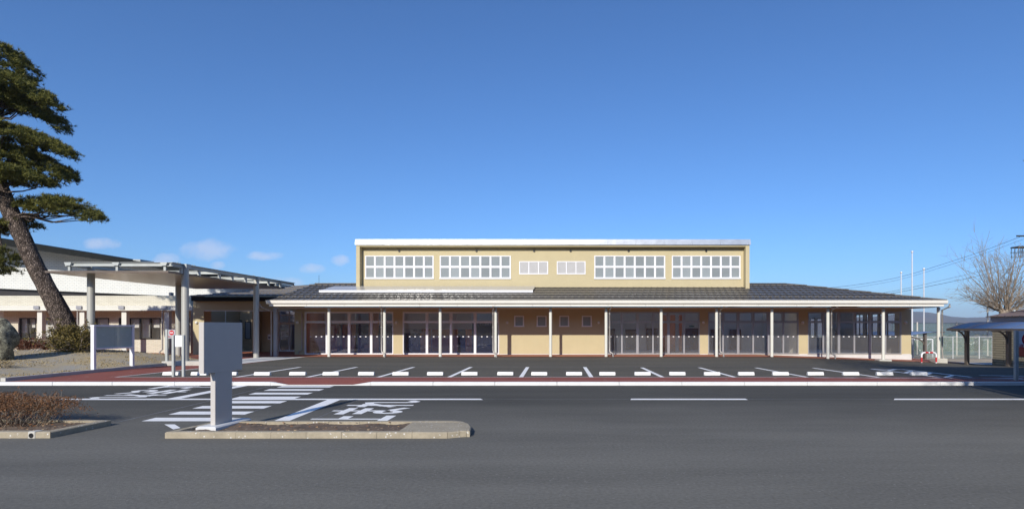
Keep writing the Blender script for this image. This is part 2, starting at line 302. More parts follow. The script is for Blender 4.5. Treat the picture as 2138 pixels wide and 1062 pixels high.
# ------------------------------------------------------------------ mesh building
class MB:
    def __init__(s): s.v = []; s.f = []; s.sm = []
    def add(s, vs, fs, smooth=False):
        o = len(s.v); s.v += [tuple(q) for q in vs]
        for f in fs: s.f.append(tuple(i + o for i in f)); s.sm.append(smooth)
        return s
    def box(s, x0, x1, y0, y1, z0, z1):
        if x0 > x1: x0, x1 = x1, x0
        if y0 > y1: y0, y1 = y1, y0
        if z0 > z1: z0, z1 = z1, z0
        return s.add([(x0, y0, z0), (x1, y0, z0), (x1, y1, z0), (x0, y1, z0), (x0, y0, z1), (x1, y0, z1), (x1, y1, z1), (x0, y1, z1)],
                     [(0, 3, 2, 1), (4, 5, 6, 7), (0, 1, 5, 4), (1, 2, 6, 5), (2, 3, 7, 6), (3, 0, 4, 7)])
    def bbox(s, x0, x1, y0, y1, z0, z1, c=0.01):
        """box with chamfered vertical and top edges"""
        pts = [(x0 + c, y0), (x1 - c, y0), (x1, y0 + c), (x1, y1 - c), (x1 - c, y1), (x0 + c, y1), (x0, y1 - c), (x0, y0 + c)]
        xm, ym = (x0 + x1) / 2, (y0 + y1) / 2
        ins = [(xm + (x - xm) * (1 - 2 * c / abs(x1 - x0)), ym + (y - ym) * (1 - 2 * c / abs(y1 - y0))) for x, y in pts]
        vs = [(x, y, z0) for x, y in pts] + [(x, y, z1 - c) for x, y in pts] + [(x, y, z1) for x, y in ins]
        fs = [tuple(range(7, -1, -1)), tuple(range(16, 24))]
        for k in range(2):
            for i in range(8):
                j = (i + 1) % 8; fs.append((k * 8 + i, k * 8 + j, k * 8 + 8 + j, k * 8 + 8 + i))
        return s.add(vs, fs)
    def poly(s, pts): return s.add(pts, [tuple(range(len(pts)))])
    def prism(s, pts, vec):
        n = len(pts); v = Vector(vec); a = [Vector(q) for q in pts]
        vs = a + [q + v for q in a]
        fs = [tuple(range(n - 1, -1, -1)), tuple(range(n, 2 * n))] + [(i, (i + 1) % n, n + (i + 1) % n, n + i) for i in range(n)]
        return s.add(vs, fs)
    def tube(s, pts, rad, n=8, cap=True, smooth=True):
        pts = [Vector(q) for q in pts]; m = len(pts)
        if not hasattr(rad, '__len__'): rad = [rad] * m
        vs = []; up = Vector((0, 0, 1)); prev = None
        for i, q in enumerate(pts):
            d = (pts[min(i + 1, m - 1)] - pts[max(i - 1, 0)]).normalized()
            if prev is None:
                ref = up if abs(d.z) < 0.9 else Vector((1, 0, 0)); a = d.cross(ref).normalized()
            else:
                a = (prev - d * prev.dot(d)); a = a.normalized() if a.length > 1e-6 else d.orthogonal().normalized()
            prev = a; b = d.cross(a)
            for k in range(n):
                t = 2 * math.pi * k / n; vs.append(q + (a * math.cos(t) + b * math.sin(t)) * rad[i])
        fs = [(i * n + k, i * n + (k + 1) % n, (i + 1) * n + (k + 1) % n, (i + 1) * n + k) for i in range(m - 1) for k in range(n)]
        s.add(vs, fs, smooth)
        if cap:
            s.add(vs[:n], [tuple(range(n - 1, -1, -1))]); s.add(vs[-n:], [tuple(range(n))])
        return s
    def cyl(s, x, y, z0, z1, r, n=16, r1=None): return s.tube([(x, y, z0), (x, y, z1)], [r, r if r1 is None else r1], n)
    def ball(s, c, r, nu=10, nv=6, squash=(1, 1, 1)):
        vs = []; c = Vector(c)
        for j in range(nv + 1):
            p = math.pi * j / nv
            for i in range(nu):
                t = 2 * math.pi * i / nu
                vs.append(c + Vector((r * squash[0] * math.sin(p) * math.cos(t), r * squash[1] * math.sin(p) * math.sin(t), r * squash[2] * math.cos(p))))
        return s.add(vs, [(j * nu + i, (j + 1) * nu + i, (j + 1) * nu + (i + 1) % nu, j * nu + (i + 1) % nu) for j in range(nv) for i in range(nu)], True)
    def wall(s, xs, zs, y0, y1, empty):
        """flat wall in XZ between y0 (front) and y1 with grid cells left open where empty(xc, zc)"""
        xs = sorted(set(round(q, 5) for q in xs)); zs = sorted(set(round(q, 5) for q in zs))
        nx, nzz = len(xs) - 1, len(zs) - 1
        full = lambda i, j: 0 <= i < nx and 0 <= j < nzz and not empty((xs[i] + xs[i + 1]) / 2, (zs[j] + zs[j + 1]) / 2)
        for i in range(nx):
            for j in range(nzz):
                if not full(i, j): continue
                a, b, c, d = xs[i], xs[i + 1], zs[j], zs[j + 1]
                s.poly([(a, y0, c), (b, y0, c), (b, y0, d), (a, y0, d)]); s.poly([(a, y1, c), (a, y1, d), (b, y1, d), (b, y1, c)])
                if not full(i - 1, j): s.poly([(a, y0, c), (a, y0, d), (a, y1, d), (a, y1, c)])
                if not full(i + 1, j): s.poly([(b, y0, c), (b, y1, c), (b, y1, d), (b, y0, d)])
                if not full(i, j - 1): s.poly([(a, y0, c), (a, y1, c), (b, y1, c), (b, y0, c)])
                if not full(i, j + 1): s.poly([(a, y0, d), (b, y0, d), (b, y1, d), (a, y1, d)])
        return s
    def build(s, name, m, parent=None, at=None):
        """link as ONE mesh object; coordinates are world ones, moved to the root's (or at's) origin"""
        base = Vector((0, 0, 0))
        if parent is not None:
            r = parent
            while r.parent is not None: r = r.parent
            base = r.location
        elif at is not None: base = Vector(at)
        me = bpy.data.meshes.new(name)
        me.from_pydata([(q[0] - base.x, q[1] - base.y, q[2] - base.z) for q in s.v], [], s.f)
        me.polygons.foreach_set('use_smooth', s.sm)
        me.materials.append(MATS[m] if isinstance(m, str) else m); me.update()
        o = bpy.data.objects.new(name, me); COL.objects.link(o)
        if parent is not None: o.parent = parent
        else: o.location = base
        return o

def tag(o, label, cat, group=None):
    o['label'] = label; o['category'] = cat
    if group: o['group'] = group
    return o
def thing(name, label, cat, loc, group=None):
    o = bpy.data.objects.new(name, None); o.empty_display_size = 0.2; COL.objects.link(o); o.location = loc
    return tag(o, label, cat, group)
def struct(o, kind='structure'): o['kind'] = kind; return o
def copy_thing(r, loc, label=None, group=None):
    def rec(o, par):
        c = o.copy(); COL.objects.link(c)
        if par is not None: c.parent = par
        for ch in [q for q in o.children]: rec(ch, c)
        return c
    c = rec(r, None); c.location = loc
    if label: c['label'] = label
    if group: c['group'] = group
    return c

# ------------------------------------------------------------------ ground, road, lot, paths
def zlot(x, y): return 0.10 - 0.034 * max(0.0, x - 12.7) * sst(22.0, 32.5, y) if y < 60 else 0.10 - 0.034 * max(0.0, x - 12.7)
def terrain():
    mb = MB()
    xs = [-5000, -2500, -1200, -600, -300, -150, -80, -50, -30, 0, 15, 22, 30, 40, 55, 80, 120, 180, 260, 360, 500, 700, 950, 1300] + [1300 + 120 * k for k in range(1, 31)]
    ys = [-430, -400, -360, -330, -290, -250, -210, -170, -130, -100, -80, -40, 0, 18, 30, 45, 58, 70, 85, 105, 140, 200, 300, 450, 700, 1000, 1400, 1800, 2200, 2500] + [2500 + 90 * k for k in range(1, 25)]
    def z(x, y):
        if y < -80: return -0.5 + 62 * sst(-80, -330, y) * (1 + 0.25 * mnoise.noise(Vector((x * 0.006, y * 0.01, 6))))  # unseen hill behind the camera, added to darken the window reflections
        if y < 58: return -0.5 - 0.003 * max(0, x - 12)
        h = -0.6 - 27 * sst(58, 190, y)
        if y > 2200:
            q = x / y
            ridge = 90 + 36 * math.exp(-((q - 0.64) / 0.045) ** 2) - 10 * math.exp(-((q - 0.72) / 0.03) ** 2) + 5 * mnoise.noise(Vector((q * 45.0, 2.2, 0)))
            prof = sst(2250, 3500, y)
            gully = 15 * mnoise.noise(Vector((x * 0.004, y * 0.0035, 3.0))) + 7 * mnoise.noise(Vector((x * 0.012, y * 0.01, 8.0)))
            h += prof * (ridge + gully * (1 - 0.8 * prof)) - 0.9 * ridge * sst(3500, 4300, y)
        return h
    n = len(xs)
    vs = [(x, y, z(x, y)) for y in ys for x in xs]
    mb.add(vs, [(j * n + i, j * n + i + 1, (j + 1) * n + i + 1, (j + 1) * n + i) for j in range(len(ys) - 1) for i in range(n - 1)], True)
    o = mb.build('ground', 'valley'); o.data.materials.append(M['mountain_forest']); o.data.materials.append(M['sand_field'])
    for p in o.data.polygons:
        c = p.center
        if c.y > 2300 or c.y < -100: p.material_index = 1
        elif c.y < 75: p.material_index = 2
    struct(o)
    # second, farther range
    mb = MB(); vs = []; fs = []
    N = 90
    for j in range(7):
        for i in range(N + 1):
            q = -0.3 + 1.5 * i / N; y = 5200 + 260 * j
            r = 92 + 48 * math.exp(-((q - 0.742) / 0.03) ** 2) + 14 * mnoise.noise(Vector((q * 9, 9.1, 0))) + 7 * mnoise.noise(Vector((q * 40, 4.1, 0)))
            vs.append((q * y, y, -30 + r * math.sin(math.pi * min(1, (j + 0.001) / 6)) ** 0.8 + 5 * mnoise.noise(Vector((q * 60, j * 0.9, 1)))))
    fs = [(j * (N + 1) + i, j * (N + 1) + i + 1, (j + 1) * (N + 1) + i + 1, (j + 1) * (N + 1) + i) for j in range(6) for i in range(N)]
    mb.add(vs, fs, True); struct(mb.build('hills', 'mountain_forest'))
terrain()

def sheet(name, pts, z, m, kind='structure'):
    o = MB().poly([(x, y, z) for x, y in pts]).build(name, m); return struct(o, kind)
# road: one sheet
mb = MB(); xs = [-60 + 4 * i for i in range(31)]; ysr = [-40 + 4 * j for j in range(14)] + [16, 18.05]
mb.add([(x, y, 0) for y in ysr for x in xs], [(j * 31 + i, j * 31 + i + 1, (j + 1) * 31 + i + 1, (j + 1) * 31 + i) for j in range(len(ysr) - 1) for i in range(30)])
struct(mb.build('road', 'asphalt_road'))
def grid_sheet(name, x0, x1, y0, y1, dz, m, nx, ny, fn=zlot):
    mb = MB(); vs = [(x0 + (x1 - x0) * i / nx, y0 + (y1 - y0) * j / ny) for j in range(ny + 1) for i in range(nx + 1)]
    mb.add([(x, y, fn(x, y) + dz) for x, y in vs], [(j * (nx + 1) + i, j * (nx + 1) + i + 1, (j + 1) * (nx + 1) + i + 1, (j + 1) * (nx + 1) + i) for j in range(ny) for i in range(nx)])
    return struct(mb.build(name, m))
grid_sheet('parking_lot', -45, 36, 19.2, 33.05, 0, 'asphalt_lot', 81, 30)
grid_sheet('terrace_paving', -45, 24.5, 33.0, 40.5, 0.02, 'red_tile', 70, 15)
# red footpath along the kerb and up to the entrance
fp = MB()
cr0, cr1 = XU(565, 18.0), XU(773, 18.0)
for (x0, x1, y0) in ((-60, cr0, 18.15), (cr0, cr1, 18.75), (cr1, 36, 18.15)):
    fp.poly([(x0, y0, 0.105), (x1, y0, 0.105), (x1, 19.78, 0.105), (x0, 19.78, 0.105)])
a = G(239.6, 786.4, 0.105); b2 = G(415, 768.5, 0.105)
fp.poly([(-17.5, 19.784, 0.1055), (a.x, 19.784, 0.1055), (b2.x, b2.y, 0.1055), (-14.6, 27.5, 0.1055), (-14.6, 32.98, 0.1055), (-17.0, 32.98, 0.1055), (-17.0, 27.0, 0.1055), (-17.5, 25.0, 0.1055)])
fp.poly([(-45, 33.4 - 3.0, 0.1056), (-17.0, 30.4, 0.1056), (-17.0, 32.98, 0.1056), (-45, 32.98, 0.1056)])
struct(fp.build('footpath', 'red_paving'))
# concrete apron before the entrance
sheet('entrance_apron', [tuple(G(637, 744.9, 0.11).xy), tuple(G(560, 752.5, 0.11).xy), tuple(G(500, 759, 0.11).xy), tuple(G(440, 759, 0.11).xy), (-17.0, 30.0), (-17.0, 32.97), tuple((-14.2, 32.97))], 0.110, 'concrete_pale')

# kerb along the road, in separate stones with joints in the mesh, lowered at the crossing
kb = MB()
joints = [-45]
for u in (-130, -20, 109, 234, 364, 486, 565):
    joints.append(XU(u, 18.0))
x = XU(773, 18.0)
edges = [(joints[i], joints[i + 1]) for i in range(len(joints) - 1)]
low0, low1 = XU(565, 18.0), XU(773, 18.0)
right = [XU(u, 18.0) for u in (773, 904, 1033, 1163, 1293, 1424, 1555, 1686, 1832, 1964, 2046, 2180, 2310, 2440, 2570, 2700)]
edges += [(right[i], right[i + 1]) for i in range(len(right) - 1)]
for (e0, e1) in edges: kb.bbox(e0 + 0.004, e1 - 0.004, 18.0, 18.16, -0.05, 0.108, 0.012)
rampw = 0.55
kb.prism([(low0, 18.0, -0.05), (low0 + rampw, 18.0, -0.05), (low0 + rampw, 18.0, 0.022), (low0, 18.0, 0.106)], (0, 0.16, 0))
kb.prism([(low1 - rampw, 18.0, -0.05), (low1, 18.0, -0.05), (low1, 18.0, 0.106), (low1 - rampw, 18.0, 0.022)], (0, 0.16, 0))
kb.box(low0 + rampw + 0.002, low1 - rampw - 0.002, 18.0, 18.16, -0.05, 0.022)
struct(kb.build('kerb', 'kerb_white'))
rp = MB(); fa, fb = (low0 + rampw, 18.02, 0.026), (low1 - rampw, 18.02, 0.026); ba, bb = (low0, 18.75, 0.105), (low1, 18.75, 0.105)
rp.poly([fa, fb, bb, ba]); rp.poly([(low0, 18.15, 0.105), fa, ba]); rp.poly([fb, (low1, 18.15, 0.105), bb])
struct(rp.build('dropped_crossing', 'red_paving'))

# ---- painted markings (sheets 4 mm up)
ZM, ZL = 0.004, 0.1105
def strip(mb, p, q, w, z, zf=None):
    p = Vector((p[0], p[1])); q = Vector((q[0], q[1])); d = (q - p).normalized(); n = Vector((-d.y, d.x)) * w / 2
    N = 12 if zf else 1
    for i in range(N):
        a, b = p.lerp(q, i / N), p.lerp(q, (i + 1) / N)
        pts = [a - n, b - n, b + n, a + n]
        mb.poly([(k.x, k.y, (zf(k.x, k.y) + 0.005) if zf else z) for k in pts])
rl = MB()
Yc = F * EYE / (833.0 - CV); hw = 0.125
for (u0, u1) in ((60, 1009), (1316, 1562), (1866, 2290)):
    rl.poly([(XU(u0, Yc - hw), Yc - hw, ZM), (XU(u1, Yc - hw), Yc - hw, ZM), (XU(u1 - 6, Yc + hw), Yc + hw, ZM), (XU(u0 + 2, Yc + hw), Yc + hw, ZM)])
struct(rl.build('centre_line', 'white_paint'))
cw = MB()
Lx = lambda y: -8.08 - 0.0624 * (y - 11.25)
Rx = lambda y: -6.48 - 0.0618 * (y - 11.53)
for yc in (17.62, 16.72, 15.8, 14.9, 14.0, 13.11, 12.23, 11.38):
    a, b = yc - 0.215, yc + 0.215
    cw.poly([(Lx(a), a, ZM), (Rx(a), a, ZM), (Rx(b), b, ZM), (Lx(b), b, ZM)])
struct(cw.build('crosswalk', 'white_paint'))
st = MB()
st.poly([(-5.50, 11.22, ZM), (-5.20, 11.22, ZM), (-5.40, Yc - hw, ZM), (-5.73, Yc - hw, ZM)])
st.poly([(-9.95, Yc + hw, ZM), (-9.62, Yc + hw, ZM), (-9.62, 17.93, ZM), (-9.95, 17.93, ZM)])
st.poly([tuple(G(u, v, ZM)) for u, v in ((362, 895.5), (377, 892.5), (365, 885), (343, 885))])
struct(st.build('stop_line', 'white_paint'))

def stroke(mb, pts, w, fr, z, wfun=None):
    """thick polyline in glyph space (a: 0..1 rightwards, b: 0..1 upwards) mapped to the road by fr"""
    n = len(pts); L = []; Rr = []
    for i in range(n):
        p = Vector(pts[i]); d0 = (p - Vector(pts[i - 1])).normalized() if i else None
        d1 = (Vector(pts[i + 1]) - p).normalized() if i < n - 1 else None
        d = (d0 or d1) if (d0 is None or d1 is None) else (d0 + d1).normalized()
        nn = Vector((-d.y, d.x)); k = 1.0
        if d0 is not None and d1 is not None: k = 1 / max(0.6, nn.dot(Vector((-d1.y, d1.x))))
        L.append(p + nn * w / 2 * k); Rr.append(p - nn * w / 2 * k)
    for i in range(n - 1): mb.poly([(*fr(*q), z) for q in (Rr[i], Rr[i + 1], L[i + 1], L[i])])
def arc(cx, cy, rx, ry, a0, a1, n=14): return [(cx + rx * math.cos(R(a0 + (a1 - a0) * i / n)), cy + ry * math.sin(R(a0 + (a1 - a0) * i / n))) for i in range(n + 1)]
# glyph strokes: 'to' 'ma' 're'
GL = {
 'to': [[(0.50, 0.06), (0.50, 1.0)], [(0.50, 0.60), (0.92, 0.60)], [(0.16, 0.06), (0.16, 0.64)], [(0.0, 0.045), (1.0, 0.045)]],
 'ma': [[(0.04, 0.80), (0.96, 0.80)], [(0.08, 0.56), (0.92, 0.56)], [(0.53, 1.0), (0.53, 0.22)] , arc(0.36, 0.19, 0.175, 0.14, 0, 330) + [(0.53, 0.20), (0.72, 0.15), (0.96, 0.02)]],
 're': [[(0.26, 1.0), (0.26, 0.0)], [(0.0, 0.74), (0.40, 0.74), (0.38, 0.66), (0.02, 0.26)], [(0.14, 0.42), (0.52, 0.72), (0.66, 0.76), (0.70, 0.70), (0.70, 0.20), (0.74, 0.09), (0.84, 0.06), (1.0, 0.16)]],
}
def road_word(frs):
    mb = MB()
    for k, (ch, fr, w) in enumerate(frs):
        for j, s_ in enumerate(GL[ch]): stroke(mb, s_, w, fr, ZM + 0.0006 * j)
    return mb
def frame_r(y0, y1, xb=-3.30, xt=-4.86): return lambda a, b: (xb + (xt - xb) * b, y0 + (y1 - y0) * a)
def frame_l(y0, y1, xb=-12.1, xt=-10.45): return lambda a, b: (xb + (xt - xb) * b, y1 - (y1 - y0) * a)
wr = road_word([('to', frame_r(10.98, 11.86), 0.13), ('ma', frame_r(12.0, 13.02), 0.13), ('re', frame_r(13.14, 14.26), 0.13)])
struct(wr.build('stop_lettering', 'white_paint'))
wl = road_word([('to', frame_l(17.0, 17.95), 0.13), ('ma', frame_l(15.65, 16.85), 0.13), ('re', frame_l(14.72, 15.6), 0.13)])
struct(wl.build('stop_lettering', 'white_paint'))
# faint setting-out traces and spilt paint
ch = MB()
for (p, q, w) in (((240, 882), (440, 836), 0.03), ((487, 873), (590, 838), 0.02), ((700, 805), (590, 838), 0.02), ((480, 826), (575, 803), 0.03), ((658, 874), (740, 838), 0.015), ((815, 866), (862, 840), 0.015)):
    strip(ch, G(*p), G(*q), w, 0.003)
struct(ch.build('chalk_line', 'chalk_trace'))
# stall lines in the lot
sl_ = MB()
for (t, b) in (((627, 765.2), (492, 786.3)), ((745, 765.2), (640.5, 786.3)), ((864, 765.2), (789, 786.3)), ((983.5, 765.2), (937, 786.3)), ((1101.6, 765.2), (1087.8, 786.3)), ((1220.8, 765.2), (1235, 786.3)), ((1340, 766.2), (1384.5, 786.6)), ((1460, 766.2), (1537, 786.8)), ((1578, 766.6), (1690, 787)), ((1697.5, 767), (1842, 787.3)),
               ((415, 768.3), (240, 785.8)), ((1819, 769), (1969, 787))):
    g0, g1 = G(*t, 0.115), G(*b, 0.115)
    strip(sl_, g0, g1, 0.15, 0, zlot)
for seg in (((1819, 769), (1882, 769.7)), ((1882, 769.7), (2028, 786)), ((1870, 769.6), (1853, 773)), ((1904, 773), (1889, 777.5)), ((1944, 777), (1932, 781.5)), ((1990, 782), (1974, 786.5))):
    strip(sl_, G(*seg[0], 0.115), G(*seg[1], 0.115), 0.15, 0, lambda x, y: zlot(x, y) + 0.001)
strip(sl_, (XU(239, 19.83), 19.83), (XU(1700, 19.83), 19.83), 0.05, 0, lambda x, y: zlot(x, y) + 0.0015)
struct(sl_.build('stall_line', 'white_paint'))
wp = MB()
for seg, w in ((((1700, 787), (2131, 788.5)), 0.16), (((2045, 782.3), (2160, 784)), 0.20), (((1985, 787.5), (2140, 789.8)), 0.3), (((2090, 784.5), (2160, 786)), 0.18)):
    strip(wp, G(*seg[0], 0.117), G(*seg[1], 0.117), w, 0, lambda x, y: zlot(x, y) + 0.0022)
struct(wp.build('paint_smears', 'worn_paint'))
# long seam lines in the lot asphalt
sm = MB()
strip(sm, (-14, 24.98), (20, 24.98), 0.05, 0, lambda x, y: zlot(x, y) + 0.0005)
strip(sm, (XU(1009, Yc), Yc + 0.05), (XU(1316, Yc), Yc + 0.05), 0.03, 0.003)
strip(sm, (XU(1562, Yc), Yc + 0.05), (XU(1866, Yc), Yc + 0.05), 0.03, 0.003)
struct(sm.build('asphalt_seam', 'chalk_trace'))

# ---- raised grass bank on the left, its kerb, grass
def zbank(x, y):
    e = sst(29.6, 27.6, y)
    return 0.105 + 0.1 * sst(18.17, 18.8, y) + e * (0.30 * sst(0.1, 4.5, -17.5 - x) + 0.24 * sst(21.5, 25.5, y) * sst(0.0, 1.5, -17.3 - x) + 0.05 * mnoise.noise(Vector((x * 0.4, y * 0.4, 0)))) - 0.1 * sst(28.5, 30.2, y)
mb = MB(); NX, NY = 50, 30
vs = []
for j in range(NY + 1):
    for i in range(NX + 1):
        y = 18.17 + (30.2 - 18.17) * j / NY; xr = -17.62 + 0.5 * sst(25.5, 27.5, y); x = xr - 30 * (i / NX) ** 1.6
        vs.append((x, y, zbank(x, y)))
mb.add(vs, [(j * (NX + 1) + i, (j + 1) * (NX + 1) + i, (j + 1) * (NX + 1) + i + 1, j * (NX + 1) + i + 1) for j in range(NY) for i in range(NX)], True)
struct(mb.build('gravel_bank', 'gravel'))
bk = MB(); y = 18.17
while y < 27.2:
    x0 = -17.5 + 0.5 * sst(25.5, 27.5, y); x1 = -17.5 + 0.5 * sst(25.5, 27.5, y + 1.9)
    bk.prism([(x0, y + 0.006, 0.0), (x1, y + 1.9 - 0.006, 0.0), (x1 - 0.15, y + 1.9 - 0.006, 0.0), (x0 - 0.15, y + 0.006, 0.0)], (0, 0, 0.222)); y += 1.9
struct(bk.build('bank_kerb', 'concrete'))
gs = MB()
for k in range(9000):
    x = -17.8 - 11 * random.random() ** 1.3; y = 18.3 + 10 * random.random()
    if mnoise.noise(Vector((x * 0.55, y * 0.8, 4))) < random.uniform(-0.35, 0.35): continue
    z = zbank(x, y); h = random.uniform(0.02, 0.065); a = random.uniform(0, 6.28); w = random.uniform(0.01, 0.022); l = random.uniform(-.05, .05)
    gs.poly([(x - w * math.cos(a), y - w * math.sin(a), z), (x + w * math.cos(a), y + w * math.sin(a), z), (x + l, y + l * 0.5, z + h)])
struct(gs.build('dry_grass', 'dry_grass'), 'stuff')

# ------------------------------------------------------------------ MAIN BUILDING
YW, YT = 35.7, 36.0
B = thing('library_building', 'long single storey beige building with raised clerestory block, dark tiled roof and white gutter', 'building', (0, YW, 0.12))
zs_ = 2.97
xL, xR = XU(615, YW), XU(1902.5, YW)
groups = [(636, 821, 4, 'glass'), (841, 1042, 4, 'glass'), (1266, 1461, 6, 'glass_grey'), (1478.5, 1667.5, 6, 'glass_grey'), (1687, 1882, 6, 'glass_grey')]
smallw = [(1073.6, 1094.2), (1120.5, 1141.2), (1167.7, 1188.2), (1214.9, 1235.6)]
zt, zb = ZV(650.5, YW), ZV(739.3, YW)
zw1, zw0 = ZV(658.5, YW), ZV(681.8, YW)
ops = [(XU(a, YW), XU(b, YW), zb, zt) for a, b, n, g in groups] + [(XU(a, YW), XU(b, YW), zw0, zw1) for a, b in smallw]
xs = [xL, xR] + [q for o in ops for q in o[:2]]; zs2 = [zb - 0.02, zs_] + [q for o in ops for q in o[2:]]
MB().wall(xs, zs2, YW, YT, lambda x, z: any(o[0] < x < o[1] and o[2] < z < o[3] for o in ops)).build('front_wall', 'beige_render', B)
MB().box(xL, xR + 0.03, YW + 0.003, YT, -0.5, zb - 0.021).build('plinth', 'concrete_pale', B)
for a, b in ((821, 841), (1042, 1266), (1461, 1478.5), (1667.5, 1687), (1882, 1902.5)):
    MB().box(XU(a, YW) + 0.03, XU(b, YW) - 0.03, YW - 0.012, YW + 0.01, zb - 0.02, zb + 0.03).build('base_trim', 'concrete_pale', B)

def shop_window(parent, x0, x1, z0, z1, n, gl):
    """frame with a transom row, panes as sub-part, safety marks as sub-part"""
    yf, yb = YW + 0.03, YW + 0.13; zr = ZV(672.2, YW)
    f = MB(); t = 0.055
    f.box(x0, x1, yf - 0.035, yb, z1 - t, z1); f.box(x0, x1, yf - 0.035, yb, z0, z0 + 0.07)
    f.box(x0, x0 + t, yf - 0.035, yb, z0 + 0.07, z1 - t); f.box(x1 - t, x1, yf - 0.035, yb, z0 + 0.07, z1 - t)
    p = MB(); marks = []; pw = (x1 - x0) / n
    for i in range(n):
        a = x0 + pw * i; b = a + pw
        if i:
            big = (n == 4) or i % 2 == 0; h = 0.075 if big else 0.05
            f.box(a - h, a + h, yf - (0.02 if big else 0), yb - 0.01, z0 + 0.07, z1 - t)
        la = a + (t if i == 0 else 0.075); lb = b - (t if i == n - 1 else 0.075)
        f.box(la, lb, yf, yb - 0.02, zr - 0.05, zr + 0.05)
        # sash edges
        f.box(la, lb, yf + 0.02, yb - 0.03, zr + 0.05, zr + 0.085); f.box(la, lb, yf + 0.02, yb - 0.03, z1 - t - 0.03, z1 - t)
        f.box(la, la + 0.03, yf + 0.02, yb - 0.03, zr + 0.085, z1 - t - 0.03); f.box(lb - 0.03, lb, yf + 0.02, yb - 0.03, zr + 0.085, z1 - t - 0.03)
        p.box(la, lb, yf + 0.045, yf + 0.055, z0 + 0.07, zr - 0.05); p.box(la + 0.03, lb - 0.03, yf + 0.045, yf + 0.055, zr + 0.085, z1 - t - 0.03)
        m = 3 if n == 4 else 2
        for k in range(m):
            xc = (a + b) / 2 + (k - (m - 1) / 2) * 0.34; zc = ZV(702.3, YW)
            marks.append(MB().box(xc - 0.045, xc + 0.045, yf + 0.038, yf + 0.043, zc - 0.028, zc + 0.028))
    fo = f.build('window', 'alu_white' if n == 4 else 'alu_grey', parent)
    p.build('pane', gl, fo)
    for q in marks: q.build('safety_mark', 'sign_white', fo)
    return fo
for a, b, n, g in groups: shop_window(B, XU(a, YW), XU(b, YW), zb, zt, n, g)
for a, b in smallw:
    x0, x1 = XU(a, YW), XU(b, YW); t = 0.075
    f = MB(); f.box(x0, x1, YW - 0.03, YW + 0.1, zw1 - t, zw1); f.box(x0 - 0.02, x1 + 0.02, YW - 0.05, YW + 0.1, zw0, zw0 + t)
    f.box(x0, x0 + t, YW - 0.03, YW + 0.1, zw0 + t, zw1 - t); f.box(x1 - t, x1, YW - 0.03, YW + 0.1, zw0 + t, zw1 - t)
    fo = f.build('window', 'alu_white', B); fo['label'] = 'small square window with pale frame'
    MB().box(x0 + t, x1 - t, YW + 0.03, YW + 0.04, zw0 + t, zw1 - t).build('pane', 'frosted', fo)

# soffit, eave board, gutter, fascia
xg0, xg1 = XU(556, 32.4), XU(1978, 32.4)
MB().box(xg0 + 0.3, xg1 - 0.25, 32.68, YW + 0.02, zs_, zs_ + 0.03).build('soffit', 'soffit', B)
eb = MB().box(xg0 + 0.15, xg1 - 0.12, 32.56, 32.66, 3.02, 3.30)
eb.build('eave_board', 'gutter_white', B)
gu = MB(); prof = [(0.0, 0.0), (-0.02, -0.10), (-0.07, -0.17), (-0.14, -0.195), (-0.20, -0.17), (-0.235, -0.10), (-0.245, 0.0), (-0.265, 0.01), (-0.265, 0.025), (-0.22, 0.025), (-0.22, -0.02)]
gx = [xg0]; k = xg0
while k < xg1 - 2: k += 2.15; gx.append(min(k, xg1))
gx[-1] = xg1
for i in range(len(gx) - 1):
    gu.prism([(gx[i] + 0.006, 32.56 + a, 3.34 + b) for a, b in prof], (gx[i + 1] - gx[i] - 0.012, 0, 0))
    gu.prism([(gx[i] - 0.03, 32.56 + a * 1.015, 3.34 + b * 1.02) for a, b in prof[:7]], (0.06, 0, 0)) if i else None
gu.build('gutter', 'gutter_white', B)
lf = MB()
for i in range(len(gx) - 1): lf.bbox(gx[i] + 0.12, gx[i + 1] + 0.114, 32.45, 32.558, 3.03, 3.135, 0.012) if i < len(gx) - 2 else lf.bbox(gx[i] + 0.12, gx[i + 1] - 0.15, 32.45, 32.558, 3.03, 3.135, 0.012)
lf.build('fascia', 'gutter_white', B)

# columns with downpipes
cols = [(687, 0), (803, -1), (919.3, 0), (1035, -1), (1149.5, 0), (1265.5, 1), (1380.5, 0), (1496, 1), (1611.5, 0), (1728.5, 1), (1844, 0), (1959.5, 1)]
YC = 33.15
for u, pipe in cols:
    x = XU(u, YC); zb_ = zlot(x, 33.0)
    c = MB().cyl(x, YC, zb_ - 0.05, zs_ + 0.01, 0.088, 18); co = c.build('column', 'post_cream', B)
    if u in (1844, 1959.5):
        MB().bbox(x - 0.36, x + 0.36, YC - 0.28, YC + 0.28, zb_ - 0.05, zb_ + (0.09 if u == 1844 else 0.26), 0.03).build('footing', 'concrete', co)
    if pipe:
        s = 1; px_ = x + (0.2 if pipe > 0 else -0.14); py = YC - 0.12 if pipe < 0 else YC - 0.02
        d = MB(); d.tube([(px_ + 0.06, 32.58, 3.16), (px_ + 0.06, 32.62, 3.0), (px_, py, 2.82), (px_, py, 0.45 if pipe > 0 else zb_ + 0.4), (px_ + 0.02, py - 0.02, zb_ + 0.30), (px_ + 0.18, py - 0.05, zb_ + 0.2), (px_ + 0.2, py - 0.05, zb_ - 0.02)], 0.045, 10)
        for zz in (0.9, 1.8, 2.6): d.cyl(px_, py, zz, zz + 0.05, 0.056, 10)
        d.ball((px_ + 0.06, 32.585, 3.0), 0.065)
        d.build('downpipe', 'pipe_grey', co)
x0c = XU(576, 33.6); c = MB().box(x0c - 0.1, x0c + 0.1, 33.5, 33.7, 0.1, 3.0); co = c.build('column', 'alu_grey', B)
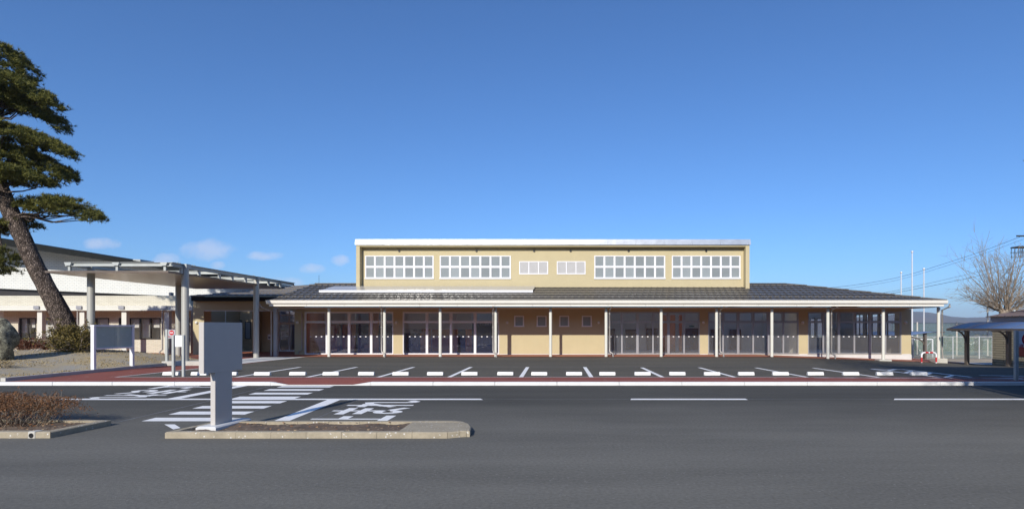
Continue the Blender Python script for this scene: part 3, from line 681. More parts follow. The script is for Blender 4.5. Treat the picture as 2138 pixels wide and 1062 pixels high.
d = MB(); d.tube([(x0c - 0.45, 32.58, 3.15), (x0c - 0.4, 32.7, 2.98), (x0c - 0.2, 33.45, 2.8), (x0c - 0.2, 33.45, 0.15)], 0.045, 10); d.build('downpipe', 'pipe_grey', co)

# wall lamps
def lamp(u, v, y, parent):
    p = P(u, v, y); l = MB(); l.tube([(p.x, y + 0.02, p.z), (p.x, y - 0.07, p.z)], 0.085, 14); l.ball((p.x, y - 0.07, p.z), 0.075, 12, 6, (1, 0.7, 1))
    o = l.build('wall_lamp', 'lamp_white', parent)
for u in (827.6, 1059, 1250, 1468.5, 1675.5, 1890.5): lamp(u, 673, YW, B)
lamp(621.5, 673, YW, B)

# interior
xi0, xi1 = -15.94, xR - 0.3
MB().box(xi0, -1.5, YT + 0.002, 45, 0.05, 0.135).build('room_floor', 'room_blue', B)
MB().box(-1.498, xi1, YT + 0.002, 45, 0.05, 0.135).build('room_floor', 'room_floor', B)
MB().box(xi0, xi1, YT + 0.002, 37.9, zs_ + 0.04, zs_ + 0.1).build('room_ceiling', 'room_wall', B)
xa, xb_ = XU(1160, YW), XU(1674, 36.2)
bw = MB()
bw.box(xi0, xb_, 42.6, 42.7, 0.135, zs_)
# right hand room: rear wall with windows
o5 = [(XU(u0, 44.5), XU(u1, 44.5), ZV(v1, 44.5), ZV(v0, 44.5)) for u0, u1, v0, v1 in ((1692, 1703, 664, 706), (1706, 1722, 664, 706))]
bw.wall([xb_ - 0.5, xi1] + [q for o in o5 for q in o[:2]], [0.135, zs_] + [q for o in o5 for q in o[2:]], 44.5, 44.7, lambda x, z: any(o[0] < x < o[1] and o[2] < z < o[3] for o in o5))
bw.box(xa - 0.1, xa, YT + 0.01, 42.59, 0.135, zs_); bw.box(xb_ - 0.1, xb_, YT + 0.01, 44.49, 0.135, zs_)

bw.build('room_wall', 'room_wall', B)
oe = [(36.95, 38.72, 1.06, 2.76), (38.92, 40.4, 1.06, 2.76), (40.75, 41.8, 1.06, 2.76)]
ewl = MB().wall([YT + 0.01, 44.49] + [q for o in oe for q in o[:2]], [0.05, zs_] + [q for o in oe for q in o[2:]], xi1 + 0.002, xi1 + 0.12, lambda x, z: any(o[0] < x < o[1] and o[2] < z < o[3] for o in oe))
ewl.v = [(b, a, c) for a, b, c in ewl.v]; ewl.build('end_wall', 'room_grey', B)
for o in oe:
    t = 0.06; wf = MB(); xm = xi1 + 0.04
    wf.box(xm, xm + .06, o[0], o[1], o[3] - t, o[3]); wf.box(xm, xm + .06, o[0], o[1], o[2], o[2] + t)
    for y in (o[0], (o[0] + o[1] - t) / 2, o[1] - t): wf.box(xm, xm + .06, y, y + t, o[2] + t, o[3] - t)
    wf.box(xm - .005, xm + .065, o[0] + t, o[1] - t, 2.14, 2.24)
    wf.build('end_window', 'dark_frame', B)
for o in o5:
    t = 0.06; wf = MB()
    wf.box(o[0], o[1], 44.56, 44.62, o[3] - t, o[3]); wf.box(o[0], o[1], 44.56, 44.62, o[2], o[2] + t); wf.box(o[0], o[0] + t, 44.56, 44.62, o[2] + t, o[3] - t); wf.box(o[1] - t, o[1], 44.56, 44.62, o[2] + t, o[3] - t)
    zz = ZV(672, 44.5); wf.box(o[0] + t, o[1] - t, 44.55, 44.63, zz - 0.05, zz + 0.05)
    wf.build('rear_window', 'dark_frame', B)
# partitions and panels seen through the glass (left rooms: orange-brown panels; right rooms: doors)
Yp = 39.8
for (u0, u1, v0, v1) in ((637, 702, 677, 741), (715, 742, 650, 741), (770, 790, 650, 741), (878, 900, 682, 741), (902, 956, 687, 741), (972, 985, 687, 741)):
    MB().box(XU(u0, Yp), XU(u1, Yp), Yp, Yp + 0.1, 0.135, ZV(v0, Yp) if v0 > 655 else zs_).build('room_partition', 'room_panel', B)
for (u0, u1, v0) in ((742, 770, 677), (790, 822, 679), (842, 878, 694), (956, 972, 687), (986, 1042, 673)):
    MB().box(XU(u0, Yp + 0.3), XU(u1, Yp + 0.3), Yp + 0.3, Yp + 0.4, 0.135, ZV(v0, Yp + 0.3)).build('room_screen', 'room_dark', B)
for (u0, u1, v0) in ((637, 742, 676.5), (843, 985, 686.5)): MB().box(XU(u0, Yp - .15), XU(u1, Yp - .15), Yp - 0.15, Yp - 0.004, ZV(v0, Yp - .15), zs_).build('added_pale_band', 'room_wall', B)  # cream band added near the glass, catching more light than the back wall
Yd = 42.5
for (u0, u1, v0) in ((1306, 1329, 687), (1350, 1373, 685), (1432, 1458, 685), (1264, 1284, 686), (1484, 1503, 687), (1524, 1547, 687), (1744, 1752, 690)):
    MB().box(XU(u0, Yd), XU(u1, Yd), Yd - 0.02, Yd + 0.08, 0.135, ZV(v0, Yd)).build('room_door', 'room_door', B)
for (u0, u1) in ((1383, 1410), (1420, 1424)): MB().box(XU(u0, 39.5), XU(u1, 39.5), 39.5, 39.9, 0.135, ZV(657, 39.5)).build('room_pillar', 'room_panel', B)
MB().box(XU(1439, 42.4), XU(1449, 42.4), 42.35, 42.4, ZV(682, 42.4), ZV(679.5, 42.4)).build('exit_sign', 'exit_green', B)
# lettering inside (library name over the inner door, counter sign)
def text_obj(name, s, x, y, z, size, m, parent, rz=0.0, spread=1.0):
    cu_ = bpy.data.curves.new(name, 'FONT'); cu_.body = s; cu_.size = size; cu_.extrude = 0.004; cu_.align_x = 'CENTER'; cu_.align_y = 'CENTER'; cu_.space_character = spread
    to = bpy.data.objects.new(name, cu_); COL.objects.link(to)
    bpy.context.view_layer.update()
    me = bpy.data.meshes.new_from_object(to.evaluated_get(bpy.context.evaluated_depsgraph_get()))
    bpy.data.objects.remove(to); bpy.data.curves.remove(cu_)
    me.transform(Matrix.Translation((x, y, z)) @ Matrix.Rotation(rz, 4, 'Z') @ Matrix.Rotation(R(90), 4, 'X'))
    r = parent
    while r.parent is not None: r = r.parent
    me.transform(Matrix.Translation(-r.location))
    me.materials.clear(); me.materials.append(M[m])
    o = bpy.data.objects.new(name, me); COL.objects.link(o); o.parent = parent; return o
text_obj('room_lettering', '三の図書館', XU(1014, 40.05), 40.05, ZV(676.5, 40.05), 0.16, 'sign_white', B, spread=1.2)
MB().box(XU(846, 39.6), XU(880, 39.6), 39.6, 39.65, ZV(694.5, 39.6), ZV(686, 39.6)).build('counter_sign', 'blind', B)
text_obj('counter_lettering', '案内・窓口', XU(873, 39.59), 39.59, ZV(689.5, 39.59), 0.14, 'black', B)

# ---- entrance wing
YE = 36.0
ze0, ze1 = ZV(648, YE), ZV(628.5, YE)
xe0, xe1, xe2 = XU(403, YE), XU(426, YE), XU(615, YE)
ew = MB()
ew.wall([xe0, xe1, xe2 + 0.3], [0.0, ze0, ze1 + 0.3], YE, YE + 0.75, lambda x, z: x > xe1 and z < ze0)
YBk = 39.5
MB().box(XU(546, YBk), XU(582, YBk), YBk, YBk + 0.2, 0.0, 3.0).build('porch_wall', 'beige_render', B)
MB().box(XU(537, YBk), XU(546, YBk) - 0.002, YBk - 0.6, YBk + 0.2, 0.0, 3.0).build('porch_pier', 'beige_render', B)
MB().box(XU(527, 38.0), XU(532, 38.0), 38.0, 38.3, 0.0, 3.0).build('porch_pier', 'beige_render', B)
ew.build('entrance_wall', 'beige_render', B)
MB().box(XU(615, YW) - 0.002, XU(615, YW) + 0.28, YW + 0.305, 45.0, -0.05, zs_).build('side_wall', 'room_panel', B)
MB().box(xe1, xe2, YE - 0.02, YE - 0.002, ze0 - 0.03, ze0 + 0.012).build('lintel_trim', 'alu_white', B)
MB().box(xe0, xe2 + 0.3, YE + 0.752, 39.9, 3.0, 3.06).build('porch_ceiling', 'soffit', B)
dfm = MB(); x0, x1 = XU(582, YBk), XU(622, YBk); t = 0.06
for a in (x0, (x0 + XU(616, YBk)) / 2 + 0.12, x1 - t): dfm.box(a, a + t, YBk + 0.02, YBk + 0.12, 0.14, 3.0)
for z0, z1 in ((0.14, 0.24), (ZV(677, YBk), ZV(672.5, YBk)), (ZV(658.5, YBk), ZV(657, YBk)), (2.94, 3.0)): dfm.box(x0, x1, YBk + 0.0, YBk + 0.125, z0, z1)
do = dfm.build('entrance_door', 'alu_white', B)
MB().box(x0 + t, x1 - t, YBk + 0.06, YBk + 0.07, 0.24, 2.94).build('pane', 'glass', do)
no = MB()
for (v, a, b) in ((691.7, 586, 600.5), (701, 586, 600.5)): no.box(XU(a, YBk), XU(b, YBk), YBk + 0.05, YBk + 0.056, ZV(v + 0.8, YBk), ZV(v - 0.7, YBk))
for i, v in enumerate((694.4, 697.8, 704, 707.2)):
    p = P(587.5, v, YBk); no.tube([(p.x, YBk + 0.056, p.z), (p.x, YBk + 0.05, p.z)], 0.045, 10)
    for dv in ((0,) if i % 2 == 0 else (-0.7, 0.8)): no.box(XU(590, YBk), XU(597 + (i % 3), YBk), YBk + 0.05, YBk + 0.056, ZV(v + dv + 0.3, YBk), ZV(v + dv - 0.3, YBk))
no.build('door_notice', 'sign_white', do)
MB().box(-21.0, XU(615, YW) - 0.01, 42.6, 42.7, 0.0, 3.0).build('vestibule_wall', 'room_dark', B)
ic = MB(); ic.bbox(XU(559.5, YBk), XU(568.5, YBk), YBk - 0.06, YBk, ZV(708.3, YBk), ZV(697.5, YBk), 0.01); io = ic.build('intercom', 'sign_white', B)
ib = MB(); ib.box(XU(561, YBk), XU(567, YBk), YBk - 0.068, YBk - 0.055, ZV(705.6, YBk), ZV(702.8, YBk)); ib.build('intercom_screen', 'black', io)
lamp(411, 673, YE, B)
rp_ = MB(); rp_.tube([(XU(605.5, 35.4), 35.4, ZV(647, 35.4)), (XU(629.5, 35.4), 35.4, ZV(653, 35.4)), (XU(630.3, 35.55), 35.55, ZV(656, 35.5)), (XU(630.3, 35.55), 35.55, ZV(730, 35.5)), (XU(624, 35.55), 35.55, ZV(733, 35.5)), (XU(623.5, 35.55), 35.55, ZV(737, 35.5))], 0.04, 8)
rp_.build('wall_downpipe', 'pipe_grey', B)

# ---- roofs: metal tile rows with lips and ribs
SLP = 0.222
zr_ = lambda y: 3.34 + SLP * (y - 32.45)
rows = [32.42 + 0.92 * i for i in range(8)]; YRG = 38.9
rf = MB(); rib = MB(); sg = MB(); re_ = MB()
xv0 = XU(556, 32.4) + 0.05; xv1 = xg1 - 0.02
for i, y0 in enumerate(rows):
    y1 = rows[i + 1] if i < len(rows) - 1 else YRG
    if y0 >= YRG: break
    t0, t1 = max(0, y0 - 32.42), y1 - 32.42
    lip = 0.045
    xr0, xr1 = xv1 - t0 * 1.0, xv1 - t1 * 1.0
    # each row is a wedge: thick at its lower lip
    a0, b0, a1, b1 = (xv0, y0), (xr0, y0), (xr1, y1), (xv0, y1)
    za, zb2 = zr_(y0), zr_(y1)
    top = [(a0[0], y0, za + lip), (b0[0], y0, za + lip), (a1[0], y1, zb2 + 0.004), (b1[0], y1, zb2 + 0.004)]
    bot = [(a0[0], y0, za - 0.02), (b0[0], y0, za - 0.02), (a1[0], y1, zb2 - 0.02), (b1[0], y1, zb2 - 0.02)]
    rf.add(top + bot, [(0, 1, 2, 3), (7, 6, 5, 4), (0, 4, 5, 1), (1, 5, 6, 2), (3, 2, 6, 7), (0, 3, 7, 4)])
    k = 0; x = xv0 + (0.2 if i % 2 else 0.0)
    while x < xr0 - 0.1:
        ye = y1 if x < xr1 else y0 + (xv1 - x - t0)
        if ye - y0 > 0.15:
            zt0, zt1 = za + lip, zr_(ye) + 0.004
            rib.add([(x, y0 - 0.004, zt0 + 0.004), (x + 0.028, y0 - 0.004, zt0 + 0.004), (x + 0.028, ye, zt1 + 0.004), (x, ye, zt1 + 0.004), (x, y0 - 0.004, zt0 + 0.024), (x + 0.028, y0 - 0.004, zt0 + 0.024), (x + 0.028, ye, zt1 + 0.02), (x, ye, zt1 + 0.02)],
                    [(0, 3, 2, 1), (4, 5, 6, 7), (0, 1, 5, 4), (1, 2, 6, 5), (2, 3, 7, 6), (3, 0, 4, 7)])
        x += 0.395
    # snow guard angles
    if i: re_.box(xv0 + 0.01, xr0 - 0.02, y0 - 0.012, y0 - 0.003, za - 0.03, za + lip - 0.004)  # dark strip painted in for the shade under each row lip
    if i in (1, 6):
        x = xv0 + 0.1
        while x < xr0 - 0.3:
            sg.prism([(x, y0 + 0.12, za + lip), (x, y0 + 0.24, za + lip + 0.01), (x, y0 + 0.2, za + lip + 0.085)], (0.26, 0, 0)); x += 0.395
ro = rf.build('roof', 'roof_metal', B)
rib.build('standing_seam', 'roof_metal', ro); sg.build('snow_guard', 'roof_metal', ro); re_.build('row_shade_line', 'roof_dark', ro)
# hip side and rear slope
hp = MB()
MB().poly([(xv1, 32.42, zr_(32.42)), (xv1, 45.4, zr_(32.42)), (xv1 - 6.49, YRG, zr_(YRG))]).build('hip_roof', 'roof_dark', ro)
hp.poly([(xv1 - 6.49, YRG, zr_(YRG)), (xv1, 45.4, zr_(32.42)), (xv0, 45.4, zr_(32.42)), (xv0, YRG, zr_(YRG))])
hp.poly([(xv0, 32.42, zr_(32.42)), (xv0, YRG, zr_(YRG)), (xv0, 45.4, zr_(32.42))])
hp.build('added_rooflight', 'glass_clear', ro)  # clear slope added out of sight behind the ridge to daylight the rooms
hc = MB()
for i in range(7):
    t0, t1 = 0.92 * i, min(0.92 * (i + 1), 6.48)
    hc.tube([(xv1 - t0, 32.42 + t0, zr_(32.42 + t0) + 0.05), (xv1 - t1, 32.42 + t1, zr_(32.42 + t1) + 0.02)], 0.05, 6)
hc.tube([(xv0, YRG, zr_(YRG) + 0.03), (xv1 - 6.48, YRG, zr_(YRG) + 0.03)], 0.05, 6)
hc.build('ridge_cap', 'roof_metal', ro)
# entrance wing roof
wl0, wl1 = XU(397, 35.6), xv0 + 3.0
wz = lambda y: 3.78 + 0.2 * (y - 35.6)
wr_ = MB()
wrows = [35.6 + 0.92 * i for i in range(7)] + [41.8]
for i in range(len(wrows) - 1):
    y0, y1 = wrows[i], wrows[i + 1]; t0, t1 = y0 - 35.6, y1 - 35.6
    top = [(wl0 + t0 * 0.92, y0, wz(y0) + 0.045), (wl1 + 4, y0, wz(y0) + 0.045), (wl1 + 4, y1, wz(y1) + 0.004), (wl0 + t1 * 0.92, y1, wz(y1) + 0.004)]
    bot = [(p_[0], p_[1], p_[2] - 0.07) for p_ in top]
    wr_.add(top + bot, [(0, 1, 2, 3), (7, 6, 5, 4), (0, 4, 5, 1), (1, 5, 6, 2), (3, 2, 6, 7), (0, 3, 7, 4)])
    x = wl0 + t0 + 0.3
    while x < wl1 + 3.5:
        wr_.prism([(x, y0 + 0.10, wz(y0) + 0.04), (x, y0 + 0.24, wz(y0) + 0.05), (x, y0 + 0.2, wz(y0) + 0.11)], (0.25, 0, 0)); x += 0.395
wg = MB(); wg.poly([(wl0, 35.6, 3.78), (wl0 + 6.2 * 0.92, 41.8, wz(41.8)), (wl0, 48, 3.78)])
wg.poly([(wl0 + 6.2 * 0.92, 41.8, wz(41.8)), (wl1 + 4, 41.8, wz(41.8)), (wl1 + 4, 48, 3.78), (wl0, 48, 3.78)])
wro = wr_.build('wing_roof', 'roof_metal', B); wg.build('added_rooflight', 'glass_clear', wro)  # rear wing slope made clear, an added opening that lights the passage wall
MB().box(wl0 + 0.05, XU(556, 32.4) + 2.2, 35.62, YE - 0.003, ze1, 3.75).build('wing_fascia', 'roof_dark', B)
MB().tube([(XU(666, 41.8), 41.8, wz(41.8)), (XU(666, 41.8), 41.8, ZV(574, 41.8))], 0.012, 6).build('lightning_rod', 'wire', B)
# pale roof panel at the foot of the clerestory
rpn = MB(); za = lambda y: zr_(y) + 0.09
q0, q1 = 35.2, 37.0
rpn.prism([(XU(667, 35.25), q0, za(q0)), (XU(1112, 35.25), q0, za(q0)), (XU(1112, 35.25) + 0.12, q1, za(q1)), (XU(700, 37.2), q1, za(q1))], (0, 0, 0.06))
po = rpn.build('roof_panel', 'roof_panel', B)
MB().box(XU(667, 35.25), XU(1112, 35.25) + 0.02, q0 - 0.03, q0 - 0.003, za(q0) - 0.06, za(q0) + 0.075).build('panel_edge', 'sign_white', po)

# ---- raised clerestory block
YU, YF = 37.35, 36.9
ux0, ux1 = XU(743.5, YF), XU(1565, YF)
ux0i, ux1i = XU(751, YF), XU(1557, YF)
uz0, uz1, uz2 = ZV(601, YU) - 0.3, ZV(511.3, YF), ZV(499.5, YF)
uz1b = uz1 - 0.0
uw = [(762.4, 905.5), (918.3, 1066.5), (1240.8, 1388.8), (1402.6, 1546)]
lv = [(1084.2, 1144.5), (1162.6, 1222.6)]
wz0, wz1 = ZV(582.4, YU), ZV(533.6, YU); lz0, lz1 = ZV(572.5, YU), ZV(545.3, YU)
uo = [(XU(a, YU), XU(b, YU), wz0, wz1) for a, b in uw] + [(XU(a, YU), XU(b, YU), lz0, lz1) for a, b in lv]
MB().wall([ux0i, ux1i] + [q for o in uo for q in o[:2]], [uz0, uz1] + [q for o in uo for q in o[2:]], YU, YU + 0.25, lambda x, z: any(o[0] < x < o[1] and o[2] < z < o[3] for o in uo)).build('clerestory_wall', 'beige_render', B)
for a, b in ((ux0, ux0i), (ux1i, ux1)): MB().box(a, b, YF, YU + 7, uz0, uz1).build('clerestory_fin', 'beige_render', B)
MB().box(ux0i + 0.002, ux1i - 0.002, YF + 0.02, YU - 0.002, uz1 - 0.10, uz1 - 0.002).build('clerestory_soffit', 'beige_render', B)
MB().box(ux0i, ux1i, YU + 6.8, YU + 7, uz0 + 0.11, uz1).build('clerestory_rear_wall', 'room_wall', B)
cp = MB(); k = ux0 - 0.06; n_ = 0
while k < ux1 + 0.05:
    e = min(k + 1.82, ux1 + 0.06)
    cp.prism([(k + 0.004, YF - 0.08, uz1 + 0.003), (k + 0.004, YF - 0.08, uz1 + 0.20), (k + 0.004, YF - 0.02, uz1 + 0.205), (k + 0.004, YF - 0.02, uz2), (k + 0.004, YU + 0.9, uz2 + 0.02), (k + 0.004, YU + 0.9, uz1 + 0.003)], (e - k - 0.008, 0, 0)); k = e; n_ += 1
cp.build('coping', 'coping_metal', B)
MB().box(ux0, ux1, YU + 0.902, YU + 7.0, uz1 + 0.1, uz1 + 0.13).build('added_clerestory_glazing', 'glass_clear', B)  # clear top added, unseen from the ground, to bring daylight into the hall
MB().box(ux0i, ux1i, YU - 0.014, YU - 0.001, ZV(600.8, YU), ZV(599.2, YU)).build('clerestory_flashing', 'sign_white', B)
for a, b in uw:
    x0, x1 = XU(a, YU), XU(b, YU); n = 7; f = MB(); p = MB(); t = 0.05; yf = YU - 0.03
    f.box(x0, x1, yf, YU + 0.1, wz1 - t, wz1); f.box(x0 - 0.02, x1 + 0.02, yf - 0.03, YU + 0.1, wz0, wz0 + 0.09); f.box(x0, x0 + t, yf, YU + 0.1, wz0 + 0.09, wz1 - t); f.box(x1 - t, x1, yf, YU + 0.1, wz0 + 0.09, wz1 - t)
    zm = (wz0 + wz1) / 2 + 0.03; pw = (x1 - x0) / n
    for i in range(n):
        a_ = x0 + pw * i; b_ = a_ + pw
        if i: f.box(a_ - 0.034, a_ + 0.034, yf + 0.01, YU + 0.09, wz0 + 0.09, wz1 - t)
        la = a_ + (t if i == 0 else 0.034); lb = b_ - (t if i == n - 1 else 0.034)
        f.box(la, lb, yf + 0.015, YU + 0.08, zm - 0.04, zm + 0.04)
        for (z0, z1) in ((wz0 + 0.09, zm - 0.04), (zm + 0.04, wz1 - t)):
            s_ = 0.028
            f.box(la, lb, YU + 0.0, YU + 0.07, z0, z0 + s_); f.box(la, lb, YU + 0.0, YU + 0.07, z1 - s_, z1); f.box(la, la + s_, YU + 0.0, YU + 0.07, z0 + s_, z1 - s_); f.box(lb - s_, lb, YU + 0.0, YU + 0.07, z0 + s_, z1 - s_)
            p.box(la + s_, lb - s_, YU + 0.03, YU + 0.04, z0 + s_, z1 - s_)
    fo = f.build('clerestory_window', 'alu_white', B); p.build('pane', 'frosted', fo)
for a, b in lv:
    x0, x1 = XU(a, YU), XU(b, YU); f = MB(); t = 0.06; yf = YU - 0.03
    f.box(x0, x1, yf, YU + 0.1, lz1 - t, lz1); f.box(x0, x1, yf, YU + 0.1, lz0, lz0 + t); f.box(x0, x0 + t, yf, YU + 0.1, lz0 + t, lz1 - t); f.box(x1 - t, x1, yf, YU + 0.1, lz0 + t, lz1 - t)
    for k in (1, 2): xx = x0 + (x1 - x0) * k / 3; f.box(xx - 0.03, xx + 0.03, yf + 0.004, YU + 0.09, lz0 + t, lz1 - t)
    fo = f.build('louvre', 'alu_white', B); s_ = MB(); z = lz0 + t
    while z < lz1 - t - 0.03:
        s_.prism([(x0 + t, yf + 0.02, z), (x0 + t, yf + 0.028, z), (x0 + t, YU + 0.05, z + 0.07), (x0 + t, YU + 0.042, z + 0.07)], (x1 - x0 - 2 * t, 0, 0)); z += 0.06
    s_.build('louvre_blades', 'louver_grey', fo)
for u in (833.5, 994.8, 1115, 1191.3, 1312.4, 1474.2):
    p = P(u, 523.3, YU); c = MB(); c.tube([(p.x, YU + 0.01, p.z), (p.x, YU - 0.07, p.z)], [0.075, 0.07], 12); c.build('vent_cap', 'black', B)

# ------------------------------------------------------------------ ENTRANCE CANOPY (free standing)
CA = thing('entrance_canopy', 'flat steel drive-through canopy on tall round columns before the entrance', 'canopy', (-20.4, 31, 0.1))
zc = 4.21; cx0, cx1, cy0, cy1 = XU(95, 24.83), XU(351, 24.83), 24.83, 35.3
cs = MB().box(cx0, cx1, cy0, cy1, zc, zc + 0.045); cs.build('canopy_deck', 'canopy_soffit', CA)
ed = MB(); ed.box(cx0 - 0.02, cx1 + 0.02, cy0 - 0.022, cy0 - 0.002, zc - 0.005, zc + 0.085); ed.box(cx1 + 0.002, cx1 + 0.022, cy0 - 0.002, cy1, zc - 0.005, zc + 0.085); ed.box(cx0 - 0.022, cx0 - 0.002, cy0 - 0.002, cy1, zc - 0.005, zc + 0.085); ed.box(cx0 - 0.022, cx1 + 0.022, cy1 + 0.002, cy1 + 0.022, zc - 0.005, zc + 0.085)
ed.build('deck_edge', 'pipe_brown', CA)
def hbeam(mb, p, q, h=0.175, w=0.15, t=0.02):
    p, q = Vector(p), Vector(q); d = (q - p); n = Vector((-d.y, d.x, 0)).normalized()
    for (o0, o1, z0, z1) in ((-w / 2, w / 2, h - t, h), (-w / 2, w / 2, 0, t), (-t / 2, t / 2, t, h - t)):
        pts = [p + n * o0 + Vector((0, 0, z0)), p + n * o1 + Vector((0, 0, z0)), p + n * o1 + Vector((0, 0, z1)), p + n * o0 + Vector((0, 0, z1))]
        mb.prism(pts, d)
colA, colB, colC, colD = (XU(190, 25.98), 25.98), (XU(386.5, 25.98), 25.98), (XU(372.5, 32.37), 32.37), (XU(535, 32.37), 32.37)
zbm = zc + 0.31; xbR = colB[0]; xbL = XU(140, 25.2)
bm = [((xbL, 25.16, zbm), (xbR, 25.16, zbm)), ((xbR, 25.02, zbm), (xbR, 36.9, zbm)), ((colA[0], 25.16, zbm), (colA[0], 35.1, zbm)), ((xbL + 0.2, 25.3, zbm), (xbL + 0.2, 35.1, zbm)), ((xbL, 32.37, zbm), (xbR, 32.37, zbm)), ((xbL, 28.9, zbm), (xbR, 28.9, zbm)), ((xbL, 34.95, zbm), (xbR + 0.1, 34.95, zbm))]
for (p, q) in bm:
    b_ = MB(); hbeam(b_, p, q); b_.build('beam', 'galvanised', CA)
for (x, y) in [(XU(146, 25.16), 25.16), (XU(245.5, 25.16), 25.16), (XU(350, 25.16) - 0.1, 25.16), (xbL + 0.2, 27.1), (xbL + 0.2, 30.6), (colA[0], 27.9), (colA[0], 30.4), (xbR, 25.7), (xbR, 27.0), (xbR, 28.65), (xbR, 29.8), (xbR, 31.1), (xbR, 33.6), (xbR, 35.05), (-19.1, 28.9), (-19.1, 32.37)]:
    h_ = MB(); h_.box(x - 0.05, x + 0.05, y - 0.05, y + 0.05, zc + 0.046, zbm - 0.002); h_.prism([(x - 0.10, y + 0.125, zbm + 0.02), (x + 0.10, y + 0.125, zbm + 0.02), (x + 0.16, y + 0.125, zbm + 0.172), (x - 0.16, y + 0.125, zbm + 0.172)], (0, -0.25, 0)) if y < 25.3 else None
    h_.build('hanger', 'galvanised', CA)
bt = MB()
for y in (25.98, 32.37):
    for dy in (-0.6, -0.45, 0.45, 0.6):
        for dx in (-0.06, 0.06): bt.cyl(xbR + dx, y + dy, zbm + 0.177, zbm + 0.21, 0.02, 6)
bt.build('bolts', 'galvanised', CA)
for i, (x, y) in enumerate((colA, colB, colC, colD)):
    zb_ = zbank(x, y) if i < 2 else 0.11
    c = MB().cyl(x, y, zb_ - 0.1, zbm - 0.004, 0.15, 24); co = c.build('canopy_column', 'canopy_metal', CA)
    MB().box(x - 0.17, x + 0.17, y - 0.17, y + 0.17, zbm + 0.002, zbm + 0.185).build('column_cap', 'galvanised', co)
ped = MB().bbox(colB[0] - 0.9, colB[0] + 1.6, 25.7, 26.4, 0.08, 0.30, 0.02); ped.build('column_footing', 'concrete', CA)
# rail of the canopy behind
rl_ = MB(); hbeam(rl_, (XU(575, 38.2), 38.2, 4.62), (XU(640, 45), 45, 4.62)); rl_.build('beam', 'galvanised', CA)

# ------------------------------------------------------------------ EXISTING BRICK BUILDINGS at the left
OB = thing('brick_office', 'low cream brick building with dark framed windows behind the leaning pine', 'building', (-30, 38, 0.1))
YO = 38.0; ox1 = XU(398, YO); zo = ZV(617, YO)
wins = [(40, 75.5), (86.5, 150), (150.2, 228), (248, 335.5)]
ow0, ow1 = ZV(708, YO), ZV(663.3, YO)
oo = [(XU(a, YO), XU(b, YO), ow0, ow1) for a, b in ((40, 76), (86.5, 228), (248, 335.5))] + [(XU(390, YO), XU(396, YO), 0.05, ow1)]
MB().wall([-46, ox1] + [q for o in oo for q in o[:2]], [0.0, zo, 0.05] + [q for o in oo for q in o[2:]], YO, YO + 0.3, lambda x, z: any(o[0] < x < o[1] and o[2] < z < o[3] for o in oo)).build('brick_wall', 'brick_cream', OB)
MB().box(ox1 - 0.3, ox1 - 0.002, YO + 0.302, 44, 0.0, 3.3).box(ox1 - 0.3, XU(600, 44), 44.002, 44.3, 0.0, 3.3).build('return_wall', 'brick_bounce_tint', OB)
MB().box(-46, ox1 - 0.31, YO + 0.302, 44.8, zo - 0.15, zo - 0.02).build('flat_roof', 'concrete', OB)
MB().box(-46, ox1, YO + 4, YO + 4.1, 0.0, zo - 0.2).box(-46, ox1 - 0.31, YO + 0.31, YO + 4, 0.0, 0.1).build('room_wall', 'room_wall', OB)
for a, b, n in ((40, 76, 2), (86.5, 228, 5), (248, 335.5, 4)):
    x0, x1 = XU(a, YO), XU(b, YO); f = MB(); p = MB(); bl = MB(); t = 0.07
    f.box(x0, x1, YO - 0.01, YO + 0.12, ow1 - t, ow1); f.box(x0, x1, YO - 0.03, YO + 0.12, ow0, ow0 + t); f.box(x0, x0 + t, YO - 0.01, YO + 0.12, ow0 + t, ow1 - t); f.box(x1 - t, x1, YO - 0.01, YO + 0.12, ow0 + t, ow1 - t)
    for i in range(n):
        q0, q1 = x0 + (x1 - x0) * i / n, x0 + (x1 - x0) * (i + 1) / n
        if i: f.box(q0 - 0.05, q0 + 0.05, YO, YO + 0.1, ow0 + t, ow1 - t)
        p.box(q0 + 0.05, q1 - 0.05, YO + 0.05, YO + 0.06, ow0 + t, ow1 - t)
        lo = ow0 + (ow1 - ow0) * (0.55 if i % 2 else random.choice((0.1, 0.62, 0.3)))
        bl.box(q0 + 0.03, q1 - 0.03, YO + 0.2, YO + 0.21, lo, ow1)
    fo = f.build('window', 'dark_frame', OB); p.build('pane', 'glass_clear', fo); bl.build('blind', 'blind', fo)
for (u0, u1, v0, v1) in ((449, 468, 668, 708), (470, 505, 668, 708), (512, 524, 671, 707)):
    f = MB().box(XU(u0, 44), XU(u1, 44), 43.96, 44.0, ZV(v1, 44), ZV(v0, 44)); fo = f.build('window', 'dark_frame', OB)
    MB().box(XU(u0 + 1.5, 44), XU(u1 - 1.5, 44), 43.945, 43.958, ZV(v1 - 1.5, 44), ZV(v0 + 1.5, 44)).build('pane', 'frosted', fo)
dd = MB().box(XU(390, YO), XU(396, YO), YO + 0.1, YO + 0.15, 0.05, ow1 - 0.002); dd.build('side_door', 'dark_frame', OB)

